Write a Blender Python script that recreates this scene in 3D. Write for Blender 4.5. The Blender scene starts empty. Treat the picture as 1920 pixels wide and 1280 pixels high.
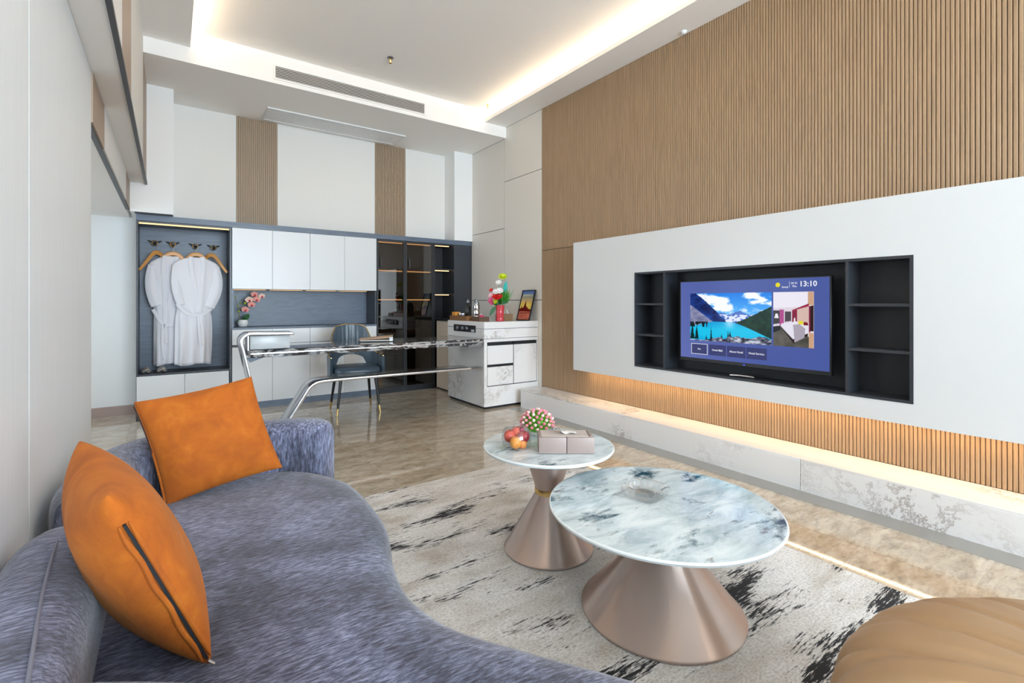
import bpy, bmesh, math, random
import numpy as np
from mathutils import Vector, Matrix

random.seed(7)
PI = math.pi
scn = bpy.context.scene
COL = scn.collection

# ------------------------------------------------------------------ camera, world, light, exposure
cam_d = bpy.data.cameras.new('camera')
cam_d.sensor_width = 36.0
cam_d.lens = 907.0 / 1920.0 * 36.0
cam_d.shift_y = -0.038
cam_d.clip_start = 0.02
cam = bpy.data.objects.new('camera', cam_d)
COL.objects.link(cam)
cam.location = (0, 0, 1.25)
cam.rotation_euler = (PI / 2, 0, math.radians(-35.25))
scn.camera = cam

wd = bpy.data.worlds.new('sky')
scn.world = wd
wd.use_nodes = True
wd.node_tree.nodes['Background'].inputs[0].default_value = (0.80, 0.90, 1.0, 1)
wd.node_tree.nodes['Background'].inputs[1].default_value = 1.2

scn.view_settings.view_transform = 'Standard'
scn.view_settings.look = 'None'
scn.view_settings.exposure = 0.47
scn.view_settings.gamma = 1.0
scn.view_settings.use_curve_mapping = False
scn.cycles.use_denoising = True
scn.cycles.max_bounces = 14
scn.cycles.diffuse_bounces = 8
scn.cycles.glossy_bounces = 6
scn.cycles.transmission_bounces = 10
scn.cycles.transparent_max_bounces = 16
scn.cycles.caustics_reflective = False
scn.cycles.caustics_refractive = False
scn.cycles.sample_clamp_indirect = 6.0


def area(name, loc, direction, sx, sy, power, color):
    d = bpy.data.lights.new(name, 'AREA')
    d.shape = 'RECTANGLE'
    d.size, d.size_y = sx, sy
    d.energy = power
    d.color = color
    o = bpy.data.objects.new(name, d)
    COL.objects.link(o)
    o.location = loc
    v = Vector(direction).normalized()
    z = -v
    up = Vector((0, 0, 1)) if abs(v.z) < 0.5 else Vector((0, 1, 0))
    x = up.cross(z).normalized()
    y = z.cross(x)
    o.rotation_euler = Matrix((x, y, z)).transposed().to_euler()
    return o


# daylight entering through the glazing of the wall behind the camera
area('daylight', (1.8, -5.62, 1.85), (0, 1, -0.02), 3.6, 3.2, 640, (0.75, 0.88, 1.0))
area('hall_fill', (-3.30, 5.2, 1.35), (1, 0, 0), 2.6, 1.9, 42, (0.80, 0.90, 1.0))  # added fill light from the hall side, brightens the back of the room
# cove and strip lamps
WARM = (1.0, 0.80, 0.56)
area('cove_lamp_east', (3.56, 1.4, 3.70), (-0.55, 0, 1), 0.05, 7.9, 24, (1.0, 0.84, 0.64))
area('cove_lamp_west', (0.06, 1.4, 3.70), (0.55, 0, 1), 0.05, 7.9, 24, (1.0, 0.84, 0.64))
area('ledge_lamp', (3.70, 1.55, 0.508), (0, 0, -1), 0.010, 4.6, 7.5, (1.0, 0.70, 0.40))


# ------------------------------------------------------------------ helpers
def srgb(r, g, b):
    f = lambda c: (c / 255 / 12.92) if c <= 10 else ((c / 255 + 0.055) / 1.055) ** 2.4
    return (f(r), f(g), f(b))


class MB:
    def __init__(s):
        s.v, s.f = [], []

    def add(s, vs, fs):
        n = len(s.v)
        s.v += [tuple(p) for p in vs]
        s.f += [tuple(i + n for i in q) for q in fs]
        return s

    def box(s, x0, x1, y0, y1, z0, z1):
        return s.add([(x0, y0, z0), (x1, y0, z0), (x1, y1, z0), (x0, y1, z0), (x0, y0, z1), (x1, y0, z1), (x1, y1, z1), (x0, y1, z1)],
                     [(0, 3, 2, 1), (4, 5, 6, 7), (0, 1, 5, 4), (1, 2, 6, 5), (2, 3, 7, 6), (3, 0, 4, 7)])

    def prism(s, poly, z0, z1):
        n = len(poly)
        vs = [(x, y, z0) for x, y in poly] + [(x, y, z1) for x, y in poly]
        fs = [tuple(reversed(range(n))), tuple(range(n, 2 * n))] + [(i, (i + 1) % n, n + (i + 1) % n, n + i) for i in range(n)]
        return s.add(vs, fs)

    def extrude(s, pts, d):
        """a flat 3-D polygon pts pushed along vector d"""
        n = len(pts)
        vs = [tuple(p) for p in pts] + [(p[0] + d[0], p[1] + d[1], p[2] + d[2]) for p in pts]
        fs = [tuple(range(n)), tuple(reversed(range(n, 2 * n)))] + [(i, n + i, n + (i + 1) % n, (i + 1) % n) for i in range(n)]
        return s.add(vs, fs)

    def lathe(s, prof, n=32, c=(0, 0, 0), cap=True):
        vs, fs = [], []
        for r, z in prof:
            for k in range(n):
                a = 2 * PI * k / n
                vs.append((c[0] + r * math.cos(a), c[1] + r * math.sin(a), c[2] + z))
        for j in range(len(prof) - 1):
            for k in range(n):
                k2 = (k + 1) % n
                fs.append((j * n + k, j * n + k2, (j + 1) * n + k2, (j + 1) * n + k))
        if cap:
            if prof[0][0] > 1e-5:
                fs.append(tuple(reversed(range(n))))
            if prof[-1][0] > 1e-5:
                fs.append(tuple((len(prof) - 1) * n + k for k in range(n)))
        return s.add(vs, fs)

    def grid(s, P, closed_u=False, closed_v=False):
        """P[i][j] points"""
        nu, nv = len(P), len(P[0])
        vs = [p for row in P for p in row]
        fs = []
        for i in range(nu if closed_u else nu - 1):
            for j in range(nv if closed_v else nv - 1):
                i2, j2 = (i + 1) % nu, (j + 1) % nv
                fs.append((i * nv + j, i2 * nv + j, i2 * nv + j2, i * nv + j2))
        return s.add(vs, fs)

    def sweep(s, path, prof, up=(0, 0, 1), cap=True, scale=None):
        """prof: list of (a,b): a along side vector, b along up-ish vector"""
        up = Vector(up)
        P = [Vector(p) for p in path]
        rows = []
        for i, p in enumerate(P):
            t = (P[min(i + 1, len(P) - 1)] - P[max(i - 1, 0)]).normalized()
            side = t.cross(up)
            if side.length < 1e-4:
                side = t.cross(Vector((1, 0, 0)))
            side.normalize()
            u2 = side.cross(t).normalized()
            k = scale[i] if scale else 1.0
            rows.append([tuple(p + side * (a * k) + u2 * (b * k)) for a, b in prof])
        n0 = len(s.v)
        s.grid(rows, closed_v=True)
        m = len(prof)
        if cap:
            s.f.append(tuple(n0 + j for j in range(m)))
            s.f.append(tuple(n0 + (len(P) - 1) * m + j for j in reversed(range(m))))
        return s

    def tube(s, path, r, n=8, cap=True, up=(0, 0, 1), scale=None):
        return s.sweep(path, [(r * math.cos(2 * PI * k / n), r * math.sin(2 * PI * k / n)) for k in range(n)], up, cap, scale)

    def ball(s, c, r, n=10, m=6, sz=1.0):
        prof = [(max(r * math.sin(PI * j / m), 1e-6), -r * sz * math.cos(PI * j / m)) for j in range(m + 1)]
        return s.lathe(prof, n, c, cap=False)

    def move(s, M):
        s.v = [tuple(M @ Vector(p)) for p in s.v]
        return s


def empty(name, label, cat, loc=(0, 0, 0), group=None):
    o = bpy.data.objects.new(name, None)
    COL.objects.link(o)
    o.location = loc
    o.empty_display_size = 0.05
    tag(o, label, cat, group)
    return o


def tag(o, label, cat, group=None):
    o['label'] = label
    o['category'] = cat
    if group:
        o['group'] = group
    return o


def worldloc(p):
    l = Vector((0, 0, 0))
    while p:
        l = l + p.location
        p = p.parent
    return l


def build(mb, name, mat, parent=None, smooth=False, bevel=0.0, seg=2, label=None, origin=True, angle=40, merge=True):
    me = bpy.data.meshes.new(name)
    vs = mb.v
    off = Vector((0, 0, 0))
    if parent:
        off = worldloc(parent)
    elif origin:
        a = np.array(vs)
        mn, mx = a.min(0), a.max(0)
        off = Vector(((mn[0] + mx[0]) / 2, (mn[1] + mx[1]) / 2, mn[2]))
    me.from_pydata([(x - off.x, y - off.y, z - off.z) for x, y, z in vs], [], mb.f)
    bm = bmesh.new()
    bm.from_mesh(me)
    if merge:
        bmesh.ops.remove_doubles(bm, verts=bm.verts, dist=1e-6)
    bmesh.ops.recalc_face_normals(bm, faces=bm.faces)
    if bevel > 0:
        es = [e for e in bm.edges if len(e.link_faces) == 2 and e.calc_face_angle(0) > math.radians(30)]
        bmesh.ops.bevel(bm, geom=es, offset=bevel, segments=seg, affect='EDGES', profile=0.5)
    if smooth or bevel > 0:
        for f in bm.faces:
            f.smooth = True
        for e in bm.edges:
            if len(e.link_faces) == 2 and e.calc_face_angle(0) > math.radians(angle):
                e.smooth = False
    bm.to_mesh(me)
    bm.free()
    o = bpy.data.objects.new(name, me)
    COL.objects.link(o)
    if mat:
        me.materials.append(mat)
    if parent:
        o.parent = parent
    else:
        o.location = off
    if label:
        o['label'] = label
    return o


def link_copy(name, me, parent, loc):
    o = bpy.data.objects.new(name, me)
    COL.objects.link(o)
    o.parent = parent
    o.location = Vector(loc) - worldloc(parent)
    return o


def struct(o):
    o['kind'] = 'structure'
    return o


def B(x0, x1, y0, y1, z0, z1):
    return MB().box(x0, x1, y0, y1, z0, z1)


def catmull(pts, n=8, closed=False):
    pts = [Vector(p) for p in pts]
    out = []
    m = len(pts)
    for i in range(m if closed else m - 1):
        if closed:
            p0, p1, p2, p3 = pts[(i - 1) % m], pts[i], pts[(i + 1) % m], pts[(i + 2) % m]
        else:
            p0, p1, p2, p3 = pts[max(i - 1, 0)], pts[i], pts[i + 1], pts[min(i + 2, m - 1)]
        for k in range(n):
            t = k / n
            out.append(0.5 * ((2 * p1) + (p2 - p0) * t + (2 * p0 - 5 * p1 + 4 * p2 - p3) * t * t + (3 * p1 - p0 - 3 * p2 + p3) * t ** 3))
    if not closed:
        out.append(pts[-1])
    return out


def rrect(w, h, r, n=4):
    out = []
    for cx, cy, a0 in ((w / 2 - r, h / 2 - r, 0), (-w / 2 + r, h / 2 - r, 90), (-w / 2 + r, -h / 2 + r, 180), (w / 2 - r, -h / 2 + r, 270)):
        for k in range(n + 1):
            a = math.radians(a0 + 90 * k / n)
            out.append((cx + r * math.cos(a), cy + r * math.sin(a)))
    return out


# ------------------------------------------------------------------ materials
def mat(name, base=(0.8, 0.8, 0.8), rough=0.5, metal=0.0, **kw):
    m = bpy.data.materials.new(name)
    m.use_nodes = True
    b = m.node_tree.nodes['Principled BSDF']
    b.inputs['Base Color'].default_value = (*base, 1)
    b.inputs['Roughness'].default_value = rough
    b.inputs['Metallic'].default_value = metal
    for k, v in kw.items():
        k = k.replace('_', ' ')
        b.inputs[k].default_value = (*v, 1) if isinstance(v, tuple) else v
    return m


class NT:
    def __init__(s, m):
        s.m, s.t = m, m.node_tree
        s.b = s.t.nodes['Principled BSDF']

    def n(s, typ, **kw):
        x = s.t.nodes.new(typ)
        for k, v in kw.items():
            setattr(x, k, v)
        return x

    def l(s, a, b):
        s.t.links.new(a, b)

    def coords(s, scale=(1, 1, 1), rot=(0, 0, 0), rand=False, kind='Object'):
        tc = s.n('ShaderNodeTexCoord')
        mp = s.n('ShaderNodeMapping')
        mp.inputs['Scale'].default_value = scale
        mp.inputs['Rotation'].default_value = rot
        s.l(tc.outputs[kind], mp.inputs['Vector'])
        if rand:
            oi = s.n('ShaderNodeObjectInfo')
            ml = s.n('ShaderNodeMath', operation='MULTIPLY')
            ml.inputs[1].default_value = 37.0
            s.l(oi.outputs['Random'], ml.inputs[0])
            cx = s.n('ShaderNodeCombineXYZ')
            for i in range(3):
                s.l(ml.outputs[0], cx.inputs[i])
            s.l(cx.outputs[0], mp.inputs['Location'])
        return mp.outputs[0]

    def noise(s, vec, scale=5, detail=4, rough=0.55, dist=0.0):
        x = s.n('ShaderNodeTexNoise')
        x.inputs['Scale'].default_value = scale
        x.inputs['Detail'].default_value = detail
        x.inputs['Roughness'].default_value = rough
        x.inputs['Distortion'].default_value = dist
        s.l(vec, x.inputs['Vector'])
        return x.outputs['Fac']

    def ramp(s, fac, stops, interp='LINEAR'):
        r = s.n('ShaderNodeValToRGB')
        cr = r.color_ramp
        cr.interpolation = interp
        while len(cr.elements) < len(stops):
            cr.elements.new(0.5)
        for e, (p, c) in zip(cr.elements, stops):
            e.position = p
            e.color = (*c, 1) if isinstance(c, tuple) else (c, c, c, 1)
        s.l(fac, r.inputs[0])
        return r.outputs[0]

    def mix(s, fac, a, b, mode='MIX'):
        x = s.n('ShaderNodeMix', data_type='RGBA', blend_type=mode)
        for sock, val in ((x.inputs[0], fac), (x.inputs[6], a), (x.inputs[7], b)):
            if hasattr(val, 'is_linked'):
                s.l(val, sock)
            else:
                sock.default_value = (*val, 1) if isinstance(val, tuple) else val
        return x.outputs[2]

    def math(s, op, a, b):
        x = s.n('ShaderNodeMath', operation=op)
        for i, v in enumerate((a, b)):
            if hasattr(v, 'is_linked'):
                s.l(v, x.inputs[i])
            else:
                x.inputs[i].default_value = v
        return x.outputs[0]

    def color(s, c):
        s.l(c, s.b.inputs['Base Color'])

    def bump(s, h, strength=0.3, dist=0.01):
        x = s.n('ShaderNodeBump')
        x.inputs['Strength'].default_value = strength
        x.inputs['Distance'].default_value = dist
        s.l(h, x.inputs['Height'])
        s.l(x.outputs[0], s.b.inputs['Normal'])


def emis(name, col, strength):
    m = mat(name, (0, 0, 0), 0.5)
    b = m.node_tree.nodes['Principled BSDF']
    b.inputs['Emission Color'].default_value = (*col, 1)
    b.inputs['Emission Strength'].default_value = strength
    return m


M = {}
M['ceiling'] = mat('ceiling_paint', (0.90, 0.875, 0.845), 0.8)
M['wall'] = mat('wall_paint', (0.78, 0.77, 0.74), 0.7)
M['pillar'] = mat('pillar_paint', (0.84, 0.84, 0.83), 0.7)
M['hall'] = mat('hall_paint', (0.74, 0.75, 0.74), 0.7)
M['lacquer'] = mat('white_lacquer', (0.70, 0.715, 0.73), 0.32)
M['tvpanel'] = mat('tv_panel_lacquer', (0.70, 0.72, 0.735), 0.25)
M['beige'] = mat('beige_panel', (0.74, 0.705, 0.65), 0.5)
M['joint'] = mat('dark_joint', (0.03, 0.03, 0.03), 0.8)
M['leftpanel'] = mat('white_grain_panel', (0.82, 0.83, 0.84), 0.45)
t = NT(M['leftpanel'])
t.color(t.ramp(t.noise(t.coords((60, 60, 1.2)), 2, 3), [(0.3, (0.81, 0.855, 0.885)), (0.7, (0.86, 0.895, 0.92))]))
M['darkedge'] = mat('dark_edge_metal', (0.05, 0.05, 0.055), 0.4)

M['slat'] = mat('oak_slat', (0.40, 0.26, 0.155), 0.5)
t = NT(M['slat'])
t.color(t.ramp(t.noise(t.coords((90, 90, 3), rand=True), 1.2, 4), [(0.25, (0.30, 0.19, 0.105)), (0.75, (0.44, 0.295, 0.175))]))
M['slatback'] = mat('slat_groove', (0.20, 0.13, 0.08), 0.7)
M['ribbed'] = mat('ribbed_oak', (0.36, 0.26, 0.17), 0.5)
M['brownpanel'] = mat('brown_panel', (0.42, 0.32, 0.24), 0.5)

M['slate'] = mat('slate_blue_laminate', (0.10, 0.12, 0.155), 0.38)
t = NT(M['slate'])
t.color(t.ramp(t.noise(t.coords((2, 2, 14)), 2.5, 5, 0.65), [(0.3, (0.088, 0.118, 0.168)), (0.7, (0.135, 0.172, 0.232))]))
M['slatedark'] = mat('dark_slate_frame', (0.035, 0.040, 0.050), 0.35)
M['black'] = mat('black_laminate', (0.012, 0.013, 0.016), 0.45)
M['niche'] = mat('black_wood_niche', (0.014, 0.016, 0.020), 0.5)
M['cabinside'] = mat('dark_walnut_inside', (0.055, 0.040, 0.030), 0.45)

M['tile'] = mat('stone_tile', (0.33, 0.27, 0.20), 0.05)
t = NT(M['tile'])
v = t.coords((1.2, 3.4, 1), rand=True)
c1 = t.ramp(t.noise(v, 2.2, 7, 0.62, 0.8), [(0.25, (0.33, 0.265, 0.19)), (0.45, (0.48, 0.40, 0.305)), (0.62, (0.60, 0.525, 0.425)), (0.8, (0.46, 0.385, 0.295))])
c2 = t.ramp(t.noise(v, 11, 7, 0.72, 0.6), [(0.34, 0.62), (0.5, 0.95), (0.66, 1.08)])
t.color(t.mix(1.0, c1, c2, 'MULTIPLY'))
t.b.inputs['Specular IOR Level'].default_value = 0.65
M['grout'] = mat('pale_grout', (0.62, 0.57, 0.50), 0.6)

M['marble'] = mat('white_marble', (0.8, 0.8, 0.8), 0.12)
t = NT(M['marble'])
v = t.coords((1, 1, 1), rand=True)
msk = t.ramp(t.noise(v, 1.1, 2, 0.5, 0.3), [(0.51, 0.0), (0.67, 1.0)])
vein = t.ramp(t.noise(v, 2.4, 13, 0.80, 0.15), [(0.470, 0.0), (0.495, 1.0), (0.520, 0.0)])
fine = t.ramp(t.noise(v, 9, 9, 0.8, 0.15), [(0.56, 0.0), (0.70, 0.75)])
fac = t.math('MULTIPLY', t.math('MAXIMUM', vein, fine), msk)
t.color(t.mix(fac, (0.80, 0.79, 0.785), (0.30, 0.25, 0.225)))

M['tabletop'] = mat('blue_white_marble', (0.72, 0.8, 0.84), 0.06)
t = NT(M['tabletop'])
v = t.coords((1.0, 1.9, 1), rot=(0, 0, 0.6))
v2 = t.coords((1.0, 2.6, 1), rot=(0, 0, 0.5))
base = t.ramp(t.noise(v2, 4.6, 9, 0.68, 0.6), [(0.30, (0.30, 0.40, 0.46)), (0.44, (0.52, 0.62, 0.67)), (0.56, (0.68, 0.77, 0.81)), (0.70, (0.80, 0.86, 0.88))])
m1 = t.ramp(t.noise(v, 3.0, 7, 0.66, 0.2), [(0.56, 0.0), (0.60, 0.5), (0.635, 1.0)])
c = t.mix(m1, base, (0.03, 0.085, 0.125))
m2 = t.ramp(t.noise(v2, 5.5, 8, 0.72, 0.3), [(0.59, 0.0), (0.66, 0.8)])
c = t.mix(m2, c, (0.13, 0.10, 0.10))
t.color(c)
M['rim'] = mat('pale_glass_rim', (0.80, 0.86, 0.87), 0.15)

M['taupe'] = mat('taupe_metallic', (0.56, 0.455, 0.405), 0.33, 0.8, Anisotropic=0.92, Anisotropic_Rotation=0.25)
t = NT(M['taupe'])
tg = t.n('ShaderNodeTangent', direction_type='RADIAL', axis='Z')
t.l(tg.outputs[0], t.b.inputs['Tangent'])
M['gold'] = mat('brushed_gold', (0.72, 0.50, 0.20), 0.25, 1.0)
M['chrome'] = mat('brushed_steel', (0.66, 0.66, 0.67), 0.20, 1.0)
M['steeldark'] = mat('dark_steel', (0.30, 0.31, 0.33), 0.28, 1.0)

M['blackmarble'] = mat('black_marble', (0.02, 0.02, 0.022), 0.04)
t = NT(M['blackmarble'])
v = t.coords((1.2, 3, 3), rot=(0, 0, 0.5))
t.color(t.ramp(t.noise(v, 2.2, 4, 0.55, 1.2), [(0.44, (0.018, 0.018, 0.022)), (0.5, (0.45, 0.44, 0.43)), (0.54, (0.025, 0.024, 0.028)), (0.63, (0.07, 0.055, 0.05)), (0.66, (0.5, 0.48, 0.46)), (0.69, (0.02, 0.02, 0.02))]))

M['velvet'] = mat('slate_velvet', (0.12, 0.12, 0.16), 0.8)
t = NT(M['velvet'])
v = t.coords((3.0, 16, 10), rot=(0, 0, 0.5))
st = t.ramp(t.noise(v, 9, 5, 0.7, 0.3), [(0.32, (0.026, 0.027, 0.048)), (0.47, (0.095, 0.105, 0.170)), (0.64, (0.28, 0.31, 0.46))])
bl = t.ramp(t.noise(t.coords((1, 1, 1)), 3.2, 4, 0.6, 0.4), [(0.37, 0.46), (0.5, 0.9), (0.63, 1.35)])
t.color(t.mix(1.0, st, bl, 'MULTIPLY'))
t.bump(t.noise(v, 30, 3), 0.25, 0.004)
t.b.inputs['Sheen Weight'].default_value = 0.35
t.b.inputs['Sheen Roughness'].default_value = 0.4
M['velvetback'] = mat('slate_velvet_upright', (0.12, 0.12, 0.16), 0.8)
t = NT(M['velvetback'])
v = t.coords((13, 13, 2.4))
st = t.ramp(t.noise(v, 8, 5, 0.7, 0.3), [(0.32, (0.026, 0.027, 0.048)), (0.47, (0.095, 0.105, 0.170)), (0.64, (0.28, 0.31, 0.46))])
bl = t.ramp(t.noise(t.coords((1, 1, 1)), 3.2, 4, 0.6, 0.4), [(0.37, 0.46), (0.5, 0.9), (0.63, 1.35)])
t.color(t.mix(1.0, st, bl, 'MULTIPLY'))
t.bump(t.noise(v, 30, 3), 0.25, 0.004)
t.b.inputs['Sheen Weight'].default_value = 0.35
M['velvetseam'] = mat('pale_velvet_piping', (0.22, 0.23, 0.29), 0.8)

M['orange'] = mat('orange_velvet', (0.58, 0.17, 0.02), 0.85)
t = NT(M['orange'])
v = t.coords((1, 1, 1))
t.color(t.ramp(t.noise(v, 9, 5, 0.65, 0.6), [(0.3, (0.36, 0.080, 0.004)), (0.55, (0.49, 0.120, 0.005)), (0.75, (0.57, 0.170, 0.012))]))
t.bump(t.noise(v, 260, 2), 0.25, 0.003)
t.b.inputs['Sheen Weight'].default_value = 0.12
t.b.inputs['Sheen Tint'].default_value = (1.0, 0.55, 0.2, 1)
M['zip'] = mat('black_zip', (0.01, 0.01, 0.012), 0.6)

M['tan'] = mat('tan_leather', (0.40, 0.255, 0.135), 0.42)
t = NT(M['tan'])
t.bump(t.noise(t.coords((1, 1, 1)), 140, 3), 0.08, 0.002)

M['rug'] = mat('abstract_rug', (0.5, 0.48, 0.45), 0.95)
t = NT(M['rug'])
tc = t.coords((1, 1, 1))
vs = t.coords((1.7, 15, 1))
vf = t.coords((7, 58, 1))
vw = t.coords((70, 70, 1))
base = t.ramp(t.noise(t.coords((1.0, 2.2, 1)), 2.6, 6, 0.62, 0.4), [(0.30, (0.50, 0.45, 0.39)), (0.44, (0.66, 0.635, 0.60)), (0.60, (0.80, 0.79, 0.775)), (0.75, (0.66, 0.655, 0.65))])
spk = t.ramp(t.noise(t.coords((22, 44, 1)), 3.0, 5, 0.75), [(0.34, 0.58), (0.48, 0.92), (0.62, 1.10)])
base = t.mix(1.0, base, spk, 'MULTIPLY')
blk_a = t.noise(t.coords((0.7, 2.4, 1)), 2.4, 2, 0.5)
blk_b = t.noise(vs, 5.0, 6, 0.68)
blk_c = t.noise(vf, 2.2, 5, 0.75)
s1 = t.math('ADD', t.math('MULTIPLY', blk_a, 1.25), t.math('MULTIPLY', blk_b, 0.70))
s1 = t.math('ADD', s1, t.math('MULTIPLY', blk_c, 0.80))
bm_ = t.ramp(t.math('MULTIPLY', s1, 0.3636), [(0.556, 0.0), (0.560, 1.0)])
c = t.mix(bm_, base, (0.022, 0.022, 0.024))
gm = t.ramp(t.math('MULTIPLY', s1, 0.3636), [(0.536, 0.0), (0.552, 0.45)])
c = t.mix(t.math('MULTIPLY', gm, t.math('SUBTRACT', 1.0, bm_)), c, (0.22, 0.21, 0.22))
t.color(c)
t.bump(t.noise(vw, 8, 2), 0.35, 0.004)

M['robe'] = mat('white_cotton', (0.76, 0.76, 0.81), 0.9)
t = NT(M['robe'])
t.bump(t.noise(t.coords((1, 1, 1)), 90, 2), 0.15, 0.003)
M['hanger'] = mat('honey_wood', (0.62, 0.30, 0.085), 0.35)
M['blueleather'] = mat('slate_blue_leather', (0.075, 0.11, 0.145), 0.34)
M['legblack'] = mat('black_leg', (0.01, 0.01, 0.012), 0.3)


def glassmat(name, tint, gloss=0.12, rough=0.02):
    """thin clear sheet: mostly see-through with a mirror film"""
    m = bpy.data.materials.new(name)
    m.use_nodes = True
    nt = m.node_tree
    nt.nodes.clear()
    out = nt.nodes.new('ShaderNodeOutputMaterial')
    mx = nt.nodes.new('ShaderNodeMixShader')
    tr = nt.nodes.new('ShaderNodeBsdfTransparent')
    gl = nt.nodes.new('ShaderNodeBsdfGlossy')
    fr = nt.nodes.new('ShaderNodeLayerWeight')
    fr.inputs[0].default_value = 0.5
    pw = nt.nodes.new('ShaderNodeMath')
    pw.operation = 'POWER'
    pw.inputs[1].default_value = 4.0
    ad = nt.nodes.new('ShaderNodeMath')
    ad.operation = 'ADD'
    ad.use_clamp = True
    ad.inputs[1].default_value = gloss + 0.035
    tr.inputs[0].default_value = (*tint, 1)
    gl.inputs['Roughness'].default_value = rough
    nt.links.new(fr.outputs['Facing'], pw.inputs[0])
    nt.links.new(pw.outputs[0], ad.inputs[0])
    nt.links.new(ad.outputs[0], mx.inputs[0])
    nt.links.new(tr.outputs[0], mx.inputs[1])
    nt.links.new(gl.outputs[0], mx.inputs[2])
    nt.links.new(mx.outputs[0], out.inputs[0])
    return m


M['clear'] = glassmat('clear_glass', (0.94, 0.96, 0.96), 0.02)
M['smoked'] = glassmat('smoked_glass', (0.45, 0.41, 0.37), 0.06)
M['windowglass'] = glassmat('window_glass', (0.96, 0.97, 0.97), 0.0)
M['plastic'] = glassmat('clear_plastic', (0.92, 0.92, 0.92), 0.05, 0.08)
M['crystal'] = glassmat('crystal', (1.0, 1.0, 1.0), 0.11, 0.03)
M['frost'] = mat('frosted_acrylic', (0.74, 0.78, 0.80), 0.25, 0, Alpha=0.75)
M['led'] = emis('warm_led', (1.0, 0.62, 0.28), 1.3)
M['ledsoft'] = emis('warm_led_soft', (1.0, 0.72, 0.42), 9.0)

# ------------------------------------------------------------------ floor
floor = struct(build(B(-3.2, 3.9, -5.5, 7.0, -0.06, -0.0015), 'floor', M['grout']))
tw, tl = 0.535, 1.07
TILE = {}
x_edges = [2.885 + tw * k for k in range(-11, 2)]
for ci, xe in enumerate(x_edges):
    x0, x1 = xe, min(xe + tw, 3.78)
    off = 0.56 if ci % 2 == 1 else 0.975
    for k in range(-7, 7):
        y0, y1 = off + tl * k, off + tl * (k + 1)
        y0, y1 = max(y0, -5.4), min(y1, 6.88)
        if y1 - y0 < 0.05:
            continue
        if x1 <= -0.36 and y1 < 3.4:
            continue
        if x0 >= 3.42 and y1 < 4.6:
            continue
        key = (round(x1 - x0, 3), round(y1 - y0, 3))
        if key not in TILE:
            g = 0.0016
            o = build(B(x0 + g, x1 - g, y0 + g, y1 - g, -0.0015, 0.0), 'tile', M['tile'], floor, bevel=0)
            c = Vector(((x0 + x1) / 2, (y0 + y1) / 2, 0))
            o.data.transform(Matrix.Translation(-(c - floor.location)))
            o.location = c - floor.location
            TILE[key] = o.data
        else:
            link_copy('tile', TILE[key], floor, ((x0 + x1) / 2, (y0 + y1) / 2, 0))

# ------------------------------------------------------------------ ceiling
ZT, ZS, ZB = 3.815, 3.66, 3.513      # tray, side soffits, back soffit
ceiling = struct(build(B(-0.6, 4.0, -5.5, 7.0, ZT, ZT + 0.1), 'ceiling', M['ceiling']))
build(B(-0.34, 3.78, 5.489, 6.9, ZB, ZT), 'soffit', M['ceiling'], ceiling)
build(B(-0.34, 0.135, -5.4, 5.489, ZS, ZS + 0.02).box(0.135, 0.156, -5.4, 5.489, ZS, ZS + 0.045).box(-0.34, -0.05, -5.4, 5.489, ZS + 0.02, ZT), 'soffit', M['ceiling'], ceiling)
build(B(3.455, 3.78, -5.4, 5.489, ZS, ZS + 0.02).box(3.433, 3.455, -5.4, 5.489, ZS, ZS + 0.045).box(3.66, 3.78, -5.4, 5.489, ZS + 0.02, ZT), 'soffit', M['ceiling'], ceiling)
# visible strip lamps in both coves
build(B(3.54, 3.58, -2.5, 5.3, ZS + 0.02, ZS + 0.034), 'cove_strip', M['ledsoft'], ceiling)
build(B(0.04, 0.08, -2.5, 5.3, ZS + 0.02, ZS + 0.034), 'cove_strip', M['ledsoft'], ceiling)

# linear diffuser on the fascia
M['grille'] = mat('white_grille', (0.74, 0.71, 0.66), 0.5)
M['ventdark'] = mat('vent_void', (0.09, 0.075, 0.06), 0.8)
vt = empty('air_vent', 'long slotted white air vent in the upright face of the back ceiling drop', 'vent', (1.72, 5.489, 3.56))
build(B(0.87, 2.57, 5.483, 5.489, 3.555, 3.70), 'backing', M['ventdark'], vt)
fr = MB().box(0.868, 0.886, 5.474, 5.489, 3.553, 3.702).box(2.553, 2.571, 5.474, 5.489, 3.553, 3.702).box(0.886, 2.553, 5.474, 5.489, 3.688, 3.702).box(0.886, 2.553, 5.474, 5.489, 3.553, 3.567)
build(fr, 'frame', M['ceiling'], vt)
for k in range(7):
    z = 3.572 + k * 0.0168
    build(MB().extrude([(0.886, 5.474, z + 0.006), (0.886, 5.481, z + 0.009), (0.886, 5.481, z + 0.003), (0.886, 5.474, z)], (1.667, 0, 0)), 'slat', M['grille'], vt)
rv = empty('return_vent', 'flat white rectangular return vent on the underside of the back ceiling drop', 'vent', (1.75, 6.4, 3.49))
x0, x1, y0, y1 = 0.92, 2.61, 6.19, 6.62
f = MB().box(x0, x1, y0, y0 + 0.02, 3.497, 3.513).box(x0, x1, y1 - 0.02, y1, 3.497, 3.513).box(x0, x0 + 0.02, y0 + 0.02, y1 - 0.02, 3.497, 3.513).box(x1 - 0.02, x1, y0 + 0.02, y1 - 0.02, 3.497, 3.513)
M['ventwhite'] = mat('vent_white', (0.80, 0.80, 0.80), 0.5)
build(f, 'frame', M['ventwhite'], rv)
build(B(x0 + 0.02, x1 - 0.02, y0 + 0.02, y1 - 0.02, 3.509, 3.513), 'backing', M['grille'], rv)
for k in range(10):
    y = y0 + 0.034 + k * 0.0375
    build(B(x0 + 0.02, x1 - 0.02, y, y + 0.028, 3.503, 3.508), 'slat', M['ventwhite'], rv)
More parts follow.
